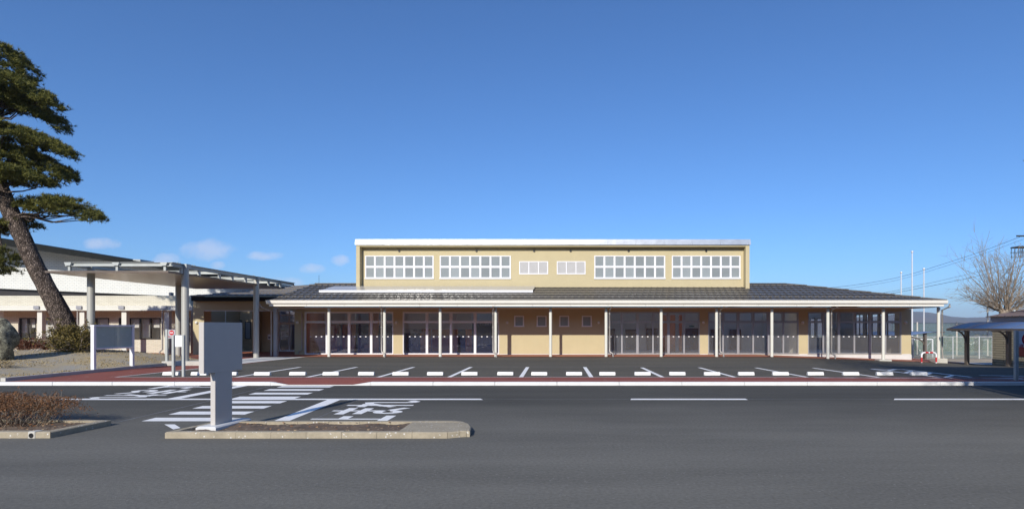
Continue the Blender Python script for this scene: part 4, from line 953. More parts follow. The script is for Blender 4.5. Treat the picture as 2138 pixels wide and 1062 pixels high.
CWK = thing('covered_walkway', 'flat cream covered walkway on square posts along the brick building', 'walkway', (-30, 36.6, 0.1))
YK = 36.5; wx0, wx1 = -46, XU(401, YK)
zk0, zk1 = ZV(648, YK), ZV(638, YK)
cr = MB(); cr.bbox(wx0, wx1, YK, YK + 0.16, zk0 + 0.05, zk1, 0.01); cr.box(wx0, wx1, YK - 0.05, YK - 0.002, zk0, zk0 + 0.045); cr.build('edge_beam', 'post_cream', CWK)
MB().box(wx0, wx1, YK + 0.162, YO - 0.002, zk0 + 0.12, zk0 + 0.2).build('walkway_roof', 'post_cream', CWK)
for i, u in enumerate((-97, -8, 80.5, 169, 257, 346)):
    x = XU(u, YK + 0.1); w = 0.155
    c = MB().box(x - w, x + w, YK + 0.17, YK + 0.45, 0.1, zk0 + 0.118); co = c.build('walkway_post', 'post_cream', CWK)
    MB().box(x - 0.17, x + 0.17, YK - 0.09, YK - 0.052, zk0 + 0.08, zk1).build('bracket_plate', 'alu_grey', co)
    if i % 2: MB().tube([(x - w - 0.06, YK + 0.1, zk0 + 0.1), (x - w - 0.06, YK + 0.1, 0.4), (x - w - 0.2, YK + 0.05, 0.25), (x - w - 0.2, YK + 0.05, 0.12)], 0.045, 8).build('downpipe', 'pipe_grey', co)

GY = thing('gymnasium', 'tall white tiled hall with sloping dark roof behind the brick building', 'building', (-35, 43, 0.1))
YG = 43.0
roofline = lambda u: 497 + 0.167 * u
us = [-170, 0, 150, 300, 450, 590]
yf = lambda u: 40.2 + 1.5 * u / 294 if u < 294 else 41.7 + 0.2 * (u - 294) / 294
FR = [P(u, roofline(u), yf(u)) for u in us]
def rz(x):
    for a, b in zip(FR, FR[1:]):
        if x <= b.x: return a.z + (b.z - a.z) * (x - a.x) / (b.x - a.x)
    return FR[-1].z
g = MB(); pts = [Vector((XU(u, YG), YG, rz(XU(u, YG)) - 0.12)) for u in us] + [P(590, 617, YG), P(345, 617, YG), P(0, 602, YG), P(-170, 595, YG)]
g.prism([tuple(q) for q in pts], (0, 0.3, 0)); g.build('tile_wall', 'tile_white', GY)
MB().box(XU(-170, YG), XU(420, YG), YG + 0.32, YG + 0.42, zo - 0.3, ZV(585, YG)).build('strip_window', 'dark_frame', GY)
yf = lambda u: 40.2 + 1.5 * u / 294 if u < 294 else 41.7 + 0.2 * (u - 294) / 294
r_ = MB()
thick = lambda u: 14 - 6 * max(0, u) / 294 if u < 294 else 8
fr = [P(u, roofline(u), yf(u)) for u in us]; frb = [P(u, roofline(u) + thick(u), yf(u)) for u in us]
n = len(us); bk_ = [Vector((q.x, 60, q.z)) for q in fr]; bkb = [Vector((q.x, 60, q.z - 0.4)) for q in fr]
r_.add(fr + frb + bk_ + bkb, [(i, n + i, n + i + 1, i + 1) for i in range(n - 1)] + [(i, i + 1, 2 * n + i + 1, 2 * n + i) for i in range(n - 1)] + [(n + i, 3 * n + i, 3 * n + i + 1, n + i + 1) for i in range(n - 1)])
r_.build('hall_roof', 'roof_dark', GY)
q = P(285, 545, 42); MB().bbox(XU(277, 42), XU(293, 42), 42, 43.5, ZV(549, 42), ZV(541, 42), 0.02).build('roof_box', 'galvanised', GY)
tv = MB(); tv.box(XU(441, 37.2), XU(449, 37.2), 37.2, 37.9, 3.9, 4.15); 
MB().bbox(XU(352, 38.5), XU(357, 38.5), 38.5, 38.8, zo, ZV(610, 38.5) + 0.0, 0.02).build('roof_vent', 'pipe_grey', OB)

# ------------------------------------------------------------------ SIGNS
def rect_frame(o, d, n):
    return lambda s, t, z: (o[0] + d[0] * s + n[0] * t, o[1] + d[1] * s + n[1] * t, z)
def obox(mb, fr, s0, s1, t0, t1, z0, z1):
    v = [fr(s0, t0, z0), fr(s1, t0, z0), fr(s1, t1, z0), fr(s0, t1, z0), fr(s0, t0, z1), fr(s1, t0, z1), fr(s1, t1, z1), fr(s0, t1, z1)]
    return mb.add(v, [(0, 3, 2, 1), (4, 5, 6, 7), (0, 1, 5, 4), (1, 2, 6, 5), (2, 3, 7, 6), (3, 0, 4, 7)])
a5 = R(5.0); dS = (math.sin(a5), math.cos(a5)); nS = (-math.cos(a5), math.sin(a5))
frs = rect_frame((-5.987, 9.75), dS, nS)
S = thing('blank_sign_monolith', 'large blank grey sign panel on a thick stem standing in the kerbed soil island', 'sign', (*frs(0.52, 0.05, 0)[:2], 0.05))
def soft_box(mb, s0, s1, t0, t1, z0, z1, c=0.006):
    pts = [(s0 + c, t0), (s1 - c, t0), (s1, t0 + c), (s1, t1 - c), (s1 - c, t1), (s0 + c, t1), (s0, t1 - c), (s0, t0 + c)]
    mb.prism([frs(a, b, z0) for a, b in pts], (0, 0, z1 - z0))
m_ = MB(); soft_box(m_, 0, 1.05, 0, 0.095, 1.046, 1.932); m_.build('sign_panel', 'sign_grey', S)
m_ = MB(); soft_box(m_, 0.29, 0.755, 0.002, 0.093, 0.115, 1.044); m_.build('sign_stem', 'sign_grey', S)
m_ = MB(); c = 0.03
b0 = [(0.12, -0.13), (1.12, -0.13), (1.12, 0.24), (0.12, 0.24)]
lo = [frs(a, b, 0.0) for a, b in b0]; mi = [frs(a, b, 0.095) for a, b in b0]; hi = [frs(a + (c if a < .5 else -c), b + (c if b < 0 else -c), 0.118) for a, b in b0]
m_.add(lo + mi + hi, [(8, 9, 10, 11)] + [(k * 4 + i, k * 4 + (i + 1) % 4, k * 4 + 4 + (i + 1) % 4, k * 4 + 4 + i) for k in range(2) for i in range(4)])
m_.build('sign_footing', 'concrete_pale', S)

NB = thing('notice_board', 'glazed grey notice board in a white frame on two posts by the bank kerb', 'notice board', (-17.6, 22.8, 0.2))
for y in (21.8, 23.8):
    MB().bbox(-17.68, -17.55, y - 0.06, y + 0.06, zbank(-17.7, y) - 0.1, 1.86, 0.008).build('post', 'sign_white', NB)
m_ = MB(); m_.box(-17.69, -17.54, 21.74, 23.86, 1.862, 1.93); m_.box(-17.68, -17.55, 21.862, 23.738, 0.98, 1.04); m_.build('frame', 'sign_white', NB)
MB().box(-17.67, -17.60, 21.862, 23.738, 1.042, 1.86).build('back_panel', 'board_grey', NB)
gb = MB().box(-17.575, -17.57, 21.87, 22.79, 1.05, 1.85).box(-17.57, -17.565, 22.77, 23.73, 1.05, 1.85).build('glass_door', 'glass_board', NB)
m_ = MB()
for y in (22.25, 22.95, 23.25, 23.5): m_.box(-17.598, -17.59, y - 0.04, y + 0.04, 1.53, 1.545)
m_.build('pin', 'sign_white', NB)

WS = thing('blank_white_sign', 'small blank white sign on two grey posts at the edge of the red path', 'sign', (-13.2, 20.05, 0.1))
for u in (362.3, 383.3):
    x = XU(u, 20.05); m_ = MB(); m_.bbox(x - 0.042, x + 0.042, 20.0, 20.1, 0.08, ZV(699, 20.05), 0.012); m_.build('post', 'galvanised', WS)
MB().bbox(XU(364.9, 20), XU(380.6, 20), 20.01, 20.04, ZV(723.4, 20), ZV(699.6, 20), 0.004).build('panel', 'sign_white', WS)

def no_entry(name, label, px, y, z0, panel, side, rows_txt):
    """post with a flat panel carrying the red disc"""
    t = thing(name, label, 'traffic sign', (px, y, z0))
    (xa_, xb2, za_, zb3) = panel
    MB().bbox(px - 0.055, px + 0.055, y - 0.05, y + 0.05, z0 - 0.05, zb3 + 0.02, 0.012).build('post', 'galvanised', t)
    po_ = MB().bbox(xa_, xb2, y - 0.02, y + 0.0, za_, zb3, 0.004).build('panel', 'sign_white' if side else 'shed_fascia', t)
    xc, r = (xa_ + xb2) / 2, (xb2 - xa_) * 0.34; zc_ = zb3 - r - (xb2 - xa_) * 0.08
    MB().tube([(xc, y - 0.018, zc_), (xc, y - 0.026, zc_)], r, 28, smooth=False).build('red_disc', 'sign_red', po_)
    MB().box(xc - r * 0.7, xc + r * 0.7, y - 0.031, y - 0.027, zc_ - r * 0.17, zc_ + r * 0.17).build('white_bar', 'sign_white', po_)
    text_obj('lettering', rows_txt, xc, y - 0.024, za_ + (zc_ - r - za_) * 0.5, (xb2 - xa_) * 0.24, 'sign_red', po_)
    return t
yE = 25.9
no_entry('no_entry_sign', 'no entry sign with red disc on a slim post beside the canopy column', XU(348.5, yE), yE, zbank(-17.7, yE), (XU(351.5, yE), XU(366.5, yE), ZV(706, yE), ZV(687.7, yE)), False, '進入禁止')
yE2 = 18.72
no_entry('no_entry_sign', 'no entry sign with red disc on a grey post before the bicycle shelter', XU(2121.5, yE2), yE2, 0.1, (XU(2125.8, yE2), XU(2167, yE2), ZV(724, yE2), ZV(690.5, yE2)), True, '進入禁止')

# ------------------------------------------------------------------ WHEEL STOPS
ws = MB(); w2, h2, d2 = 0.29, 0.115, 0.155
pr = [(-w2, -d2 / 2, 0), (-w2, -d2 / 2 + 0.03, h2 * 0.93), (-w2, -d2 / 2 + 0.045, h2), (-w2, d2 / 2 - 0.045, h2), (-w2, d2 / 2 - 0.03, h2 * 0.93), (-w2, d2 / 2, 0)]
def stop_mesh():
    mb = MB(); ins = 0.012
    ring = lambda x, k: [(x, p[1] * k, p[2] * (k if p[2] > 0.02 else 1)) for p in pr]
    rs = [ring(-w2, 0.88), ring(-w2 + ins, 1.0), ring(w2 - ins, 1.0), ring(w2, 0.88)]
    vs = sum(rs, []); n = 6
    mb.add(vs, [(k * n + i, (k + 1) * n + i, (k + 1) * n + (i + 1) % n, k * n + (i + 1) % n) for k in range(3) for i in range(n)] + [tuple(range(n)), tuple(range(23, 17, -1))])
    return mb
Yst = 20.72
su = [357, 417.5, 478, 548, 621, 692, 766, 837, 910, 981, 1054, 1125, 1197.5, 1268, 1342, 1413, 1486, 1557.5, 1630, 1702, 1775, 1846, 1918]
ordn = ['first', 'second', 'third', 'fourth', 'fifth', 'sixth', 'seventh', 'eighth', 'ninth', 'tenth', 'eleventh', 'twelfth']
proto = stop_mesh().build('wheel_stop', 'stop_concrete', at=None)
for i, u in enumerate(su):
    o = proto if i == 0 else copy_thing(proto, (0, 0, 0))
    o.location = (XU(u, Yst) + random.uniform(-.02, .02), Yst + random.uniform(-.035, .035), 0.10); o.rotation_euler.z = random.uniform(-.03, .03)
    n = len(su)
    lab = ['white wheel stop behind the left post of the blank white sign', 'white wheel stop between the blank white sign and the grey monolith', 'white wheel stop mostly hidden behind the grey sign panel'][i] if i < 3 else (
        f'{ordn[i - 3]} white wheel stop right of the grey sign monolith' if i - 3 < 9 else (
        'rightmost white wheel stop in the long row' if i == n - 1 else f'{ordn[n - 1 - i]} white wheel stop from the right end of the row'))
    tag(o, lab, 'wheel stop', 'wheel stops along the red path')
for u, lab in ((236, 'pale wheel stop with orange stripe seen left under the notice board'), (275, 'pale wheel stop with orange stripe beside the right notice board post')):
    o = copy_thing(proto, (XU(u, 35.0), 35.0, 0.115)); tag(o, lab, 'wheel stop', 'wheel stops by the covered walkway')

# ------------------------------------------------------------------ KERBED ISLANDS
def island(name, label, outline, inner, fill_m, joints_every, at):
    t = thing(name, label, 'traffic island', at)
    n = len(outline); h = 0.103; c = 0.014
    k = MB()
    # kerb ring split into stones
    def subdiv(pts_o, pts_i):
        out = []
        for i in range(len(pts_o)):
            a, b = Vector(pts_o[i]), Vector(pts_o[(i + 1) % len(pts_o)]); ai, bi = Vector(pts_i[i]), Vector(pts_i[(i + 1) % len(pts_i)])
            m = max(1, int(round((b - a).length / joints_every)))
            for q in range(m): out.append((a.lerp(b, q / m), a.lerp(b, (q + 1) / m), ai.lerp(bi, q / m), bi if q == m - 1 else ai.lerp(bi, (q + 1) / m)))
        return out
    for (a, b, ai, bi) in subdiv(outline, inner):
        L = (b - a).length; g = min(0.003 / max(L, 0.01), 0.05)
        a2, b2_ = a.lerp(b, g), a.lerp(b, 1 - g); ai2, bi2 = ai.lerp(bi, g), ai.lerp(bi, 1 - g)
        oa = a2 + (ai2 - a2) * 0.12; ob = b2_ + (bi2 - b2_) * 0.12
        zz = h + random.uniform(-0.003, 0.003)
        vs = [(*a2, -0.05), (*b2_, -0.05), (*b2_, zz - c), (*a2, zz - c), (*oa, zz), (*ob, zz), (*ai2, zz), (*bi2, zz), (*ai2, -0.05), (*bi2, -0.05)]
        k.add(vs, [(0, 1, 2, 3), (3, 2, 5, 4), (4, 5, 7, 6), (6, 7, 9, 8), (0, 3, 4, 6, 8), (1, 9, 7, 5, 2)])
    k.build('kerb', 'kerb_old', t)
    return t
def ground_pts(px, z): return [tuple(G(u, v, z).xy) for u, v in px]
ho = 0.1
out_px = [(344, 914.5), (934, 914.5), (960, 912), (974, 905), (981, 899), (984, 891), (979, 884), (968, 879.5), (952, 877.6), (500, 877.6), (452, 877.6)]
# outline at road level: the far points are seen over the kerb top
o_pts = ground_pts(out_px[:3], 0.0) + ground_pts(out_px[3:4], 0.05) + ground_pts(out_px[4:], 0.1)
o_pts = [(p[0], p[1]) for p in o_pts]
cxm = sum(p[0] for p in o_pts) / len(o_pts)
in_pts = []
for i, p in enumerate(o_pts):
    a, b, c_ = Vector(o_pts[i - 1]), Vector(p), Vector(o_pts[(i + 1) % len(o_pts)])
    d0, d1 = (b - a).normalized(), (c_ - b).normalized(); n0, n1 = Vector((-d0.y, d0.x)), Vector((-d1.y, d1.x))
    nn = (n0 + n1).normalized(); kk = 0.13 / max(0.5, nn.dot(n0)); in_pts.append(tuple(b + nn * kk))
IS = island('soil_island', 'long kerbed island of bare soil with a concrete slab at one end', o_pts, in_pts, 'soil', 0.62, (-4.0, 10.3, 0))
xs_slab = XU(850, 10.2)
fl = MB(); xsl = -2.62
left_in = [p for p in in_pts]
soil_poly = [in_pts[0], (xsl, in_pts[1][1] + 0.004), (xsl, in_pts[9][1] - 0.002), in_pts[9], in_pts[10]]
# soil surface: lumpy grid clipped to the island's inside
def inside(x, y, poly):
    r = False; j = len(poly) - 1
    for i in range(len(poly)):
        if (poly[i][1] > y) != (poly[j][1] > y) and x < (poly[j][0] - poly[i][0]) * (y - poly[i][1]) / (poly[j][1] - poly[i][1]) + poly[i][0]: r = not r
        j = i
    return r
def soil(poly, zmid, name, parent, amp=0.03, step=0.05):
    mb = MB(); x0, x1 = min(p[0] for p in poly) - .08, max(p[0] for p in poly) + .0; y0, y1 = min(p[1] for p in poly) - .06, max(p[1] for p in poly) + .06
    nx, ny = int((x1 - x0) / step), int((y1 - y0) / step)
    vs = [(x0 + (x1 - x0) * i / nx, y0 + (y1 - y0) * j / ny) for j in range(ny + 1) for i in range(nx + 1)]
    mb.v = [(x, y, zmid + amp * mnoise.noise(Vector((x * 3, y * 3, 0))) + amp * 0.6 * mnoise.noise(Vector((x * 11, y * 11, 2)))) for x, y in vs]
    for j in range(ny):
        for i in range(nx):
            a = j * (nx + 1) + i; c = ((vs[a][0] + vs[a + nx + 2][0]) / 2, (vs[a][1] + vs[a + nx + 2][1]) / 2)
            if inside(*c, poly): mb.f.append((a, a + 1, a + nx + 2, a + nx + 1)); mb.sm.append(True)
    return mb.build(name, 'soil', parent)
def grow(poly, d):
    c = Vector((sum(p[0] for p in poly) / len(poly), sum(p[1] for p in poly) / len(poly)))
    return [tuple(Vector(p) + (Vector(p) - c).normalized() * d) for p in poly]
soil(grow(soil_poly, 0.05), 0.062, 'soil_bed', IS)
slab_poly = [(xsl + 0.02, in_pts[1][1])] + in_pts[1:9] + [(xsl + 0.02, in_pts[8][1])]
fl.prism([(p[0], p[1], 0.0) for p in slab_poly], (0, 0, 0.098)); so_ = fl.build('concrete_slab', 'kerb_old', IS)
lt = MB()
for k in range(190):
    x, y = random.uniform(-7.2, xsl), random.uniform(9.6, 11.2)
    if not inside(x, y, soil_poly): continue
    if abs(x + 6) < 0.4 and y < 10.9: continue
    a = random.uniform(0, 6.28); r = random.uniform(0.012, 0.035); z = 0.088 + random.random() * 0.015
    lt.poly([(x + r * math.cos(a + q) * (1 if q % 3.14 < 1 else .6), y + r * math.sin(a + q), z + random.uniform(-.008, .012)) for q in (0, 1.57, 3.14, 4.71)])
struct(lt.build('fallen_leaves', 'litter'), 'stuff')

o2 = [tuple(G(-330, 914, 0).xy), tuple(G(105, 914, 0).xy), tuple(G(232, 887.5, 0).xy), tuple(G(180, 875, 0.1).xy), tuple(G(-330, 872, 0.1).xy)]
i2 = []
for i, p in enumerate(o2):
    a, b, c_ = Vector(o2[i - 1]), Vector(p), Vector(o2[(i + 1) % len(o2)])
    d0, d1 = (b - a).normalized(), (c_ - b).normalized(); n0, n1 = Vector((-d0.y, d0.x)), Vector((-d1.y, d1.x))
    nn = (n0 + n1).normalized(); i2.append(tuple(b + nn * 0.14 / max(0.5, nn.dot(n0))))
IS2 = island('hedge_island', 'kerbed island with a dry hedge and a drain hole in its kerb', o2, i2, 'soil', 0.9, (-10.2, 10.2, 0))
soil(grow(i2, 0.03), 0.06, 'soil_bed', IS2)
pdr = G(65, 914, 0.0)
dm = MB(); dm.bbox(pdr.x - 0.05, pdr.x + 0.075, pdr.y - 0.012, pdr.y + 0.15, 0.0, 0.112, 0.01); do_ = dm.build('drain_patch', 'concrete', IS2)
MB().tube([(pdr.x + 0.012, pdr.y - 0.008, 0.046), (pdr.x + 0.012, pdr.y - 0.016, 0.046)], 0.04, 20, smooth=False).build('drain_hole', 'black', do_)
lt = MB()
for k in range(420):
    x, y = random.uniform(-13, -8.6), random.uniform(9.5, 11.2)
    if not inside(x, y, grow(i2, -0.02)): continue
    a = random.uniform(0, 6.28); r = random.uniform(0.014, 0.036); z = 0.078 + random.random() * 0.02
    lt.poly([(x + r * math.cos(a + q) * .8, y + r * math.sin(a + q), z + random.uniform(-.008, .014)) for q in (0, 1.57, 3.14, 4.71)])
struct(lt.build('fallen_leaves', 'litter'), 'stuff')

# ------------------------------------------------------------------ PLANTS
def rnd_dir():
    while True:
        v = Vector((random.uniform(-1, 1), random.uniform(-1, 1), random.uniform(-1, 1)))
        if 0.05 < v.length < 1: return v.normalized()
def shrub(name, label, c, rad, base_z, n_stem, n_leaf, leaf_m, lsz, twig_m='twig', group=None, flat=1.0, shell=0.55, low=1.0):
    """branching twigs from the ground, leaf-sized faces through the crown"""
    t = thing(name, label, 'shrub' if 'hedge' not in name else 'hedge', (c[0], c[1], base_z), group)
    tw = MB(); lf_ = MB(); tips = []
    for k in range(n_stem):
        a = random.uniform(0, 6.28); r0 = random.random() ** 0.5 * 0.75
        b = Vector((c[0] + rad[0] * r0 * math.cos(a), c[1] + rad[1] * r0 * math.sin(a), base_z - 0.02))
        d = Vector((math.cos(a) * r0 * 0.7 + random.uniform(-.35, .35), math.sin(a) * r0 * 0.7 + random.uniform(-.35, .35), 1)).normalized()
        L = rad[2] * random.uniform(0.55, 0.95); p = b; pts = [p]
        for s in range(4):
            d = (d + rnd_dir() * 0.25).normalized(); p = p + d * L / 4; pts.append(p)
        rr = 0.006 * rad[2] / 0.5
        tw.tube(pts, [rr, rr * .85, rr * .7, rr * .5, rr * .3], 4, False)
        for s in range(3, 5 + 1):
            for q in range(2):
                st_ = pts[min(s, 4) - (q % 2)]; e = (d + rnd_dir() * 0.9).normalized(); e.z = abs(e.z)
                pe = st_ + e * L * random.uniform(0.2, 0.42); tw.tube([st_, (st_ + pe) / 2 + rnd_dir() * 0.01, pe], [rr * .5, rr * .35, rr * .2], 3, False); tips.append(pe)
    for k in range(n_leaf):
        dv = rnd_dir(); dv.z = abs(dv.z) * 0.95 + 0.02 if random.random() < 0.85 else dv.z * 0.2
        c3 = Vector((c[0], c[1], 0)); lump = 1 + 0.16 * mnoise.noise(dv * 2.6 + c3) + 0.10 * mnoise.noise(dv * 6 + c3)
        r = (shell + (1 - shell) * random.random()) * lump
        z = base_z + rad[2] * (max(dv.z, 0.0) ** flat) * r + 0.02
        p = Vector((c[0] + rad[0] * dv.x * r, c[1] + rad[1] * dv.y * r, z))
        if z - base_z < rad[2] * 0.5 and random.random() > low: continue
        if random.random() < 0.3 and tips: p = random.choice(tips) + rnd_dir() * lsz * 1.5
        a, b = rnd_dir(), rnd_dir(); b = a.cross(b).normalized(); s = lsz * random.uniform(0.6, 1.3)
        lf_.poly([p - a * s, p + b * s * 0.5, p + a * s, p - b * s * 0.5])
    tw.build('twigs', twig_m, t); lf_.build('foliage', leaf_m, t); return t
shrub('clipped_hedge', 'rust coloured dry hedge filling the kerbed island with the drain hole', (-11.15, 10.55), (2.5, 0.74, 0.56), 0.06, 420, 62000, 'leaf_rust', 0.0135, flat=0.36, shell=0.6, low=0.35)
shrub('olive_shrub', 'olive yellow rounded shrub at the foot of the leaning pine', (XU(152, 25.5), 25.5), (0.95, 0.75, 1.22), zbank(XU(152, 25.5), 25.5) - 0.02, 40, 9500, 'leaf_olive', 0.042, flat=0.6, shell=0.5)
yH = 28.2
shrub('low_red_hedge', 'low dark red hedge between the rock and the olive shrub', (XU(74, yH), yH), (1.15, 0.5, 0.62), zbank(XU(74, yH), yH), 40, 7000, 'leaf_darkred', 0.034, flat=0.45, shell=0.5)
yT = 20.6
shrub('grass_tuft', 'small brown tuft of dry grass below the lichened rock', (XU(2, yT), yT), (0.38, 0.3, 0.30), zbank(XU(2, yT), yT), 30, 500, 'dry_grass', 0.025)
# rock
rk = MB(); c = P(-8, 752, 22.5); vs = []; NU, NV = 28, 18
zr0 = zbank(c.x, 22.5) - 0.15
for j in range(NV + 1):
    p = math.pi * j / NV
    for i in range(NU):
        t = 2 * math.pi * i / NU; d = Vector((math.sin(p) * math.cos(t), math.sin(p) * math.sin(t), math.cos(p)))
        r = 1 + 0.30 * mnoise.noise(d * 1.6 + Vector((4, 1, 2))) + 0.12 * mnoise.noise(d * 4.0) + 0.05 * mnoise.noise(d * 10)
        vs.append((c.x + d.x * 0.72 * r, 22.5 + d.y * 0.6 * r, zr0 + 0.80 + d.z * 0.92 * r))
rk.add(vs, [(j * NU + i, (j + 1) * NU + i, (j + 1) * NU + (i + 1) % NU, j * NU + (i + 1) % NU) for j in range(NV) for i in range(NU)], True)
tag(rk.build('garden_rock', 'rock', at=(c.x, 22.5, zr0)), 'upright dark garden rock with pale lichen under the leaning pine', 'rock')

# leaning pine
YP_ = 27.0
PT = thing('pine_tree', 'tall leaning pine with layered dark green pads beside the garden rock', 'tree', (XU(146, YP_), YP_, zbank(XU(146, YP_), YP_)))
tp = [(150, 742, 0), (146, 712, 0), (131, 664, 0), (108, 620, 0), (84, 575, 0.05), (62, 530, 0.1), (43, 487, .1), (25, 448, .1), (8, 410, .1), (-4, 370, 0), (-14, 320, -.2), (-16, 260, -.2), (-24, 200, 0), (-34, 140, 0), (-38, 100, 0)]
tr = [27, 21.5, 19.5, 18.3, 17.2, 16.4, 16, 16.5, 16, 13, 11, 9, 7, 4.5, 2]
tk = MB(); pts = []; rr = []
def cr4(a, b, c, d, t): return 0.5 * ((2 * b) + (c - a) * t + (2 * a - 5 * b + 4 * c - d) * t * t + (3 * b - a - 3 * c + d) * t ** 3)
TP = [P(u, v, YP_ + dy) for u, v, dy in tp]
for i in range(len(TP) - 1):
    for s in range(3):
        t = s / 3; A = [TP[max(i - 1, 0)], TP[i], TP[i + 1], TP[min(i + 2, len(TP) - 1)]]
        pts.append(cr4(*A, t)); rr.append(0.92 * (tr[i] * (1 - t) + tr[i + 1] * t) / F * YP_)
tk.tube(pts, rr, 18)
for i, v in enumerate(tk.v[:len(pts) * 18]):
    vv = Vector(v); d = mnoise.noise(vv * 2.5) * 0.035 + mnoise.noise(vv * 7) * 0.02; q = pts[i // 18]; tk.v[i] = tuple(vv + (vv - q).normalized() * d)
tk.build('trunk', 'bark', PT)
# pads: (uc, vc, half width px, half height px, depth m, droop px, depth offset m)
pads = [(-25, 128, 90, 46, 1.9, 62, 0.2), (-20, 178, 122, 25, 2.1, 42, -0.5), (-10, 208, 130, 24, 2.2, 64, 0.4), (-30, 205, 70, 40, 1.6, 10, 1.0), (-10, 284, 143, 22, 2.4, 38, -0.2), (-5, 328, 152, 26, 2.4, 55, 0.5), (0, 366, 96, 17, 2.0, 18, -0.8),
        (138, 438, 68, 24, 1.2, 34, -0.1), (100, 433, 50, 17, 1.0, 0, 0.3), (48, 470, 30, 14, 0.9, 8, 0.7), (-10, 480, 42, 20, 1.5, 5, 0.9), (-24, 555, 46, 42, 1.2, 0, -0.4)]
br = MB(); nd = MB()
def tuft(p, up, size):
    for k in range(13):
        d = (up * random.uniform(0.35, 1.0) + rnd_dir() * 0.95).normalized(); L = size * random.uniform(0.7, 1.2)
        s = d.cross(rnd_dir()).normalized() * 0.0125
        nd.poly([p - s, p + s, p + d * L])
for (uc, vc, a, b, dep, droop, dy) in pads:
    px = F / YP_; c = P(uc, vc, YP_ + dy); ax, az = a / px, b / px
    n = int(620 * ax * max(dep, .8) * (0.7 + az * 0.35))
    tip_src = P(-6, min(vc + 45, 470), YP_) if vc < 430 or uc < 0 else P(30, 452, YP_)
    for k in range(7):
        e = c + Vector((random.uniform(0.1, 0.85) * ax * (1 if k % 3 else -1), random.uniform(-.7, .7) * dep, -az * 0.25)); e.z -= droop / px * max(0, (e.x - c.x) / ax) ** 2
        m1 = tip_src.lerp(e, 0.5) + Vector((0, 0, -0.15 + random.uniform(-.2, .2)))
        br.tube([tip_src, tip_src.lerp(m1, .5) + Vector((0, 0, .1)), m1, m1.lerp(e, .55) + Vector((0, 0, .06)), e], [0.06, 0.045, 0.03, 0.02, 0.008], 6)
    cent = []
    for k in range(n):
        if k % 12 and cent:
            tuft(cent[-1][0] + Vector((random.gauss(0, .11), random.gauss(0, .13), random.gauss(0, .06))), cent[-1][1], random.uniform(0.13, 0.22)); continue
        while True:
            x, y = random.uniform(-1, 1), random.uniform(-1, 1)
            if x * x + y * y < 1: break
        rr2 = x * x + y * y
        top = math.sqrt(max(0, 1 - rr2)) * (1 + 0.3 * mnoise.noise(Vector((x * 4 + uc, y * 4, vc * .1))))
        q = random.random(); z = top * (0.9 if q < 0.55 else random.uniform(-0.35, 0.85)) if q < 0.85 else -0.5 * top * random.random()
        lump = 0.14 * mnoise.noise(Vector((x * 3 * ax, y * 3 * dep, vc)))
        xx = x * (1 + lump)
        p = Vector((c.x + xx * ax, c.y + y * dep, c.z + z * az - droop / px * max(0, xx) ** 2))
        cent.append((p, Vector((x * 0.5, y * 0.5 - .1, 0.75)).normalized())); tuft(p, cent[-1][1], random.uniform(0.16, 0.26))
# dead snag on the trunk
s0 = P(20, 428, YP_ - .2); br.tube([s0, P(22, 414, YP_ - .3), P(30, 404, YP_ - .35)], [0.06, .04, .015], 5); br.tube([P(22, 414, YP_ - .3), P(17, 405, YP_ - .3)], [.03, .01], 5)
br.build('branches', 'bark', PT); nd.build('needles', 'needles', PT)

# bare tree at the right
YB = 44.0
BT = thing('bare_tree', 'leafless pollarded tree with fanned branches behind the brown roofed shed', 'tree', (XU(2098, YB), YB, -0.6))
tb = MB(); base = P(2098, 668, YB); fork = P(2098, 655, YB)
tb.tube([(base.x, YB, -0.6), (base.x + .05, YB, 0.9), tuple(P(2096, 672, YB)), tuple(fork), tuple(fork + Vector((0, 0, .35)))], [0.42, 0.36, 0.34, 0.4, 0.22], 10)
tw = MB()
def limb(p, d, L, r, lev):
    pts = [p]; rad = [r]; n = 6
    for s in range(n):
        d = (d + rnd_dir() * 0.10 + Vector((0, 0, 0.05 if lev == 0 else 0.03))).normalized(); p = p + d * L / n; pts.append(p); rad.append(r * (1 - 0.85 * (s + 1) / n) + 0.004)
    tw.tube(pts, rad, 5 if lev == 0 else 3, False)
    if lev < 2:
        for k in range(10 if lev == 0 else 3):
            i = random.randint(1, n - 1); e = (d * 0.9 + rnd_dir() * 0.75).normalized()
            limb(pts[i], e, L * random.uniform(0.25, 0.5), max(0.006, rad[i] * 0.45), lev + 1)
for k in range(46):
    a = R(-78 + 165 * (k + random.uniform(-.5, .5)) / 45)      # fan from left-horizontal to right
    d = Vector((math.sin(a), random.uniform(-.55, .55), math.cos(a) + 0.02)).normalized()
    limb(fork + Vector((random.uniform(-.25, .25), random.uniform(-.2, .2), random.uniform(-.1, .2))), d, random.uniform(2.6, 3.7) * (1.5 if abs(a) < 0.6 else 1.0), random.uniform(0.028, 0.05), 0)
tb.build('trunk', 'bare_wood', BT); tw.build('branches', 'bare_wood', BT)

# ------------------------------------------------------------------ RIGHT SIDE
for u, v0, y, lab in ((1904.5, 526.5, 43.0, 'tallest of the three silver flag poles beyond the building corner'), (1881.5, 569.5, 46.0, 'shortest thin silver flag pole rising from behind the dark roof edge'), (1929, 562, 43.5, 'silver flag pole between the tallest one and the bare tree')):
    x = XU(u, y); f = MB(); top = ZV(v0, y); f.tube([(x, y, -0.55), (x, y, top)], [0.07 if v0 < 540 else 0.055, 0.04], 12); po_ = None
    t = thing('flag_pole', lab, 'flag pole', (x, y, -0.5), 'flag poles beyond the building'); f.build('pole', 'flag_pole', t)
    MB().ball((x, y, top + 0.03), 0.09).build('finial', 'flag_pole', t)

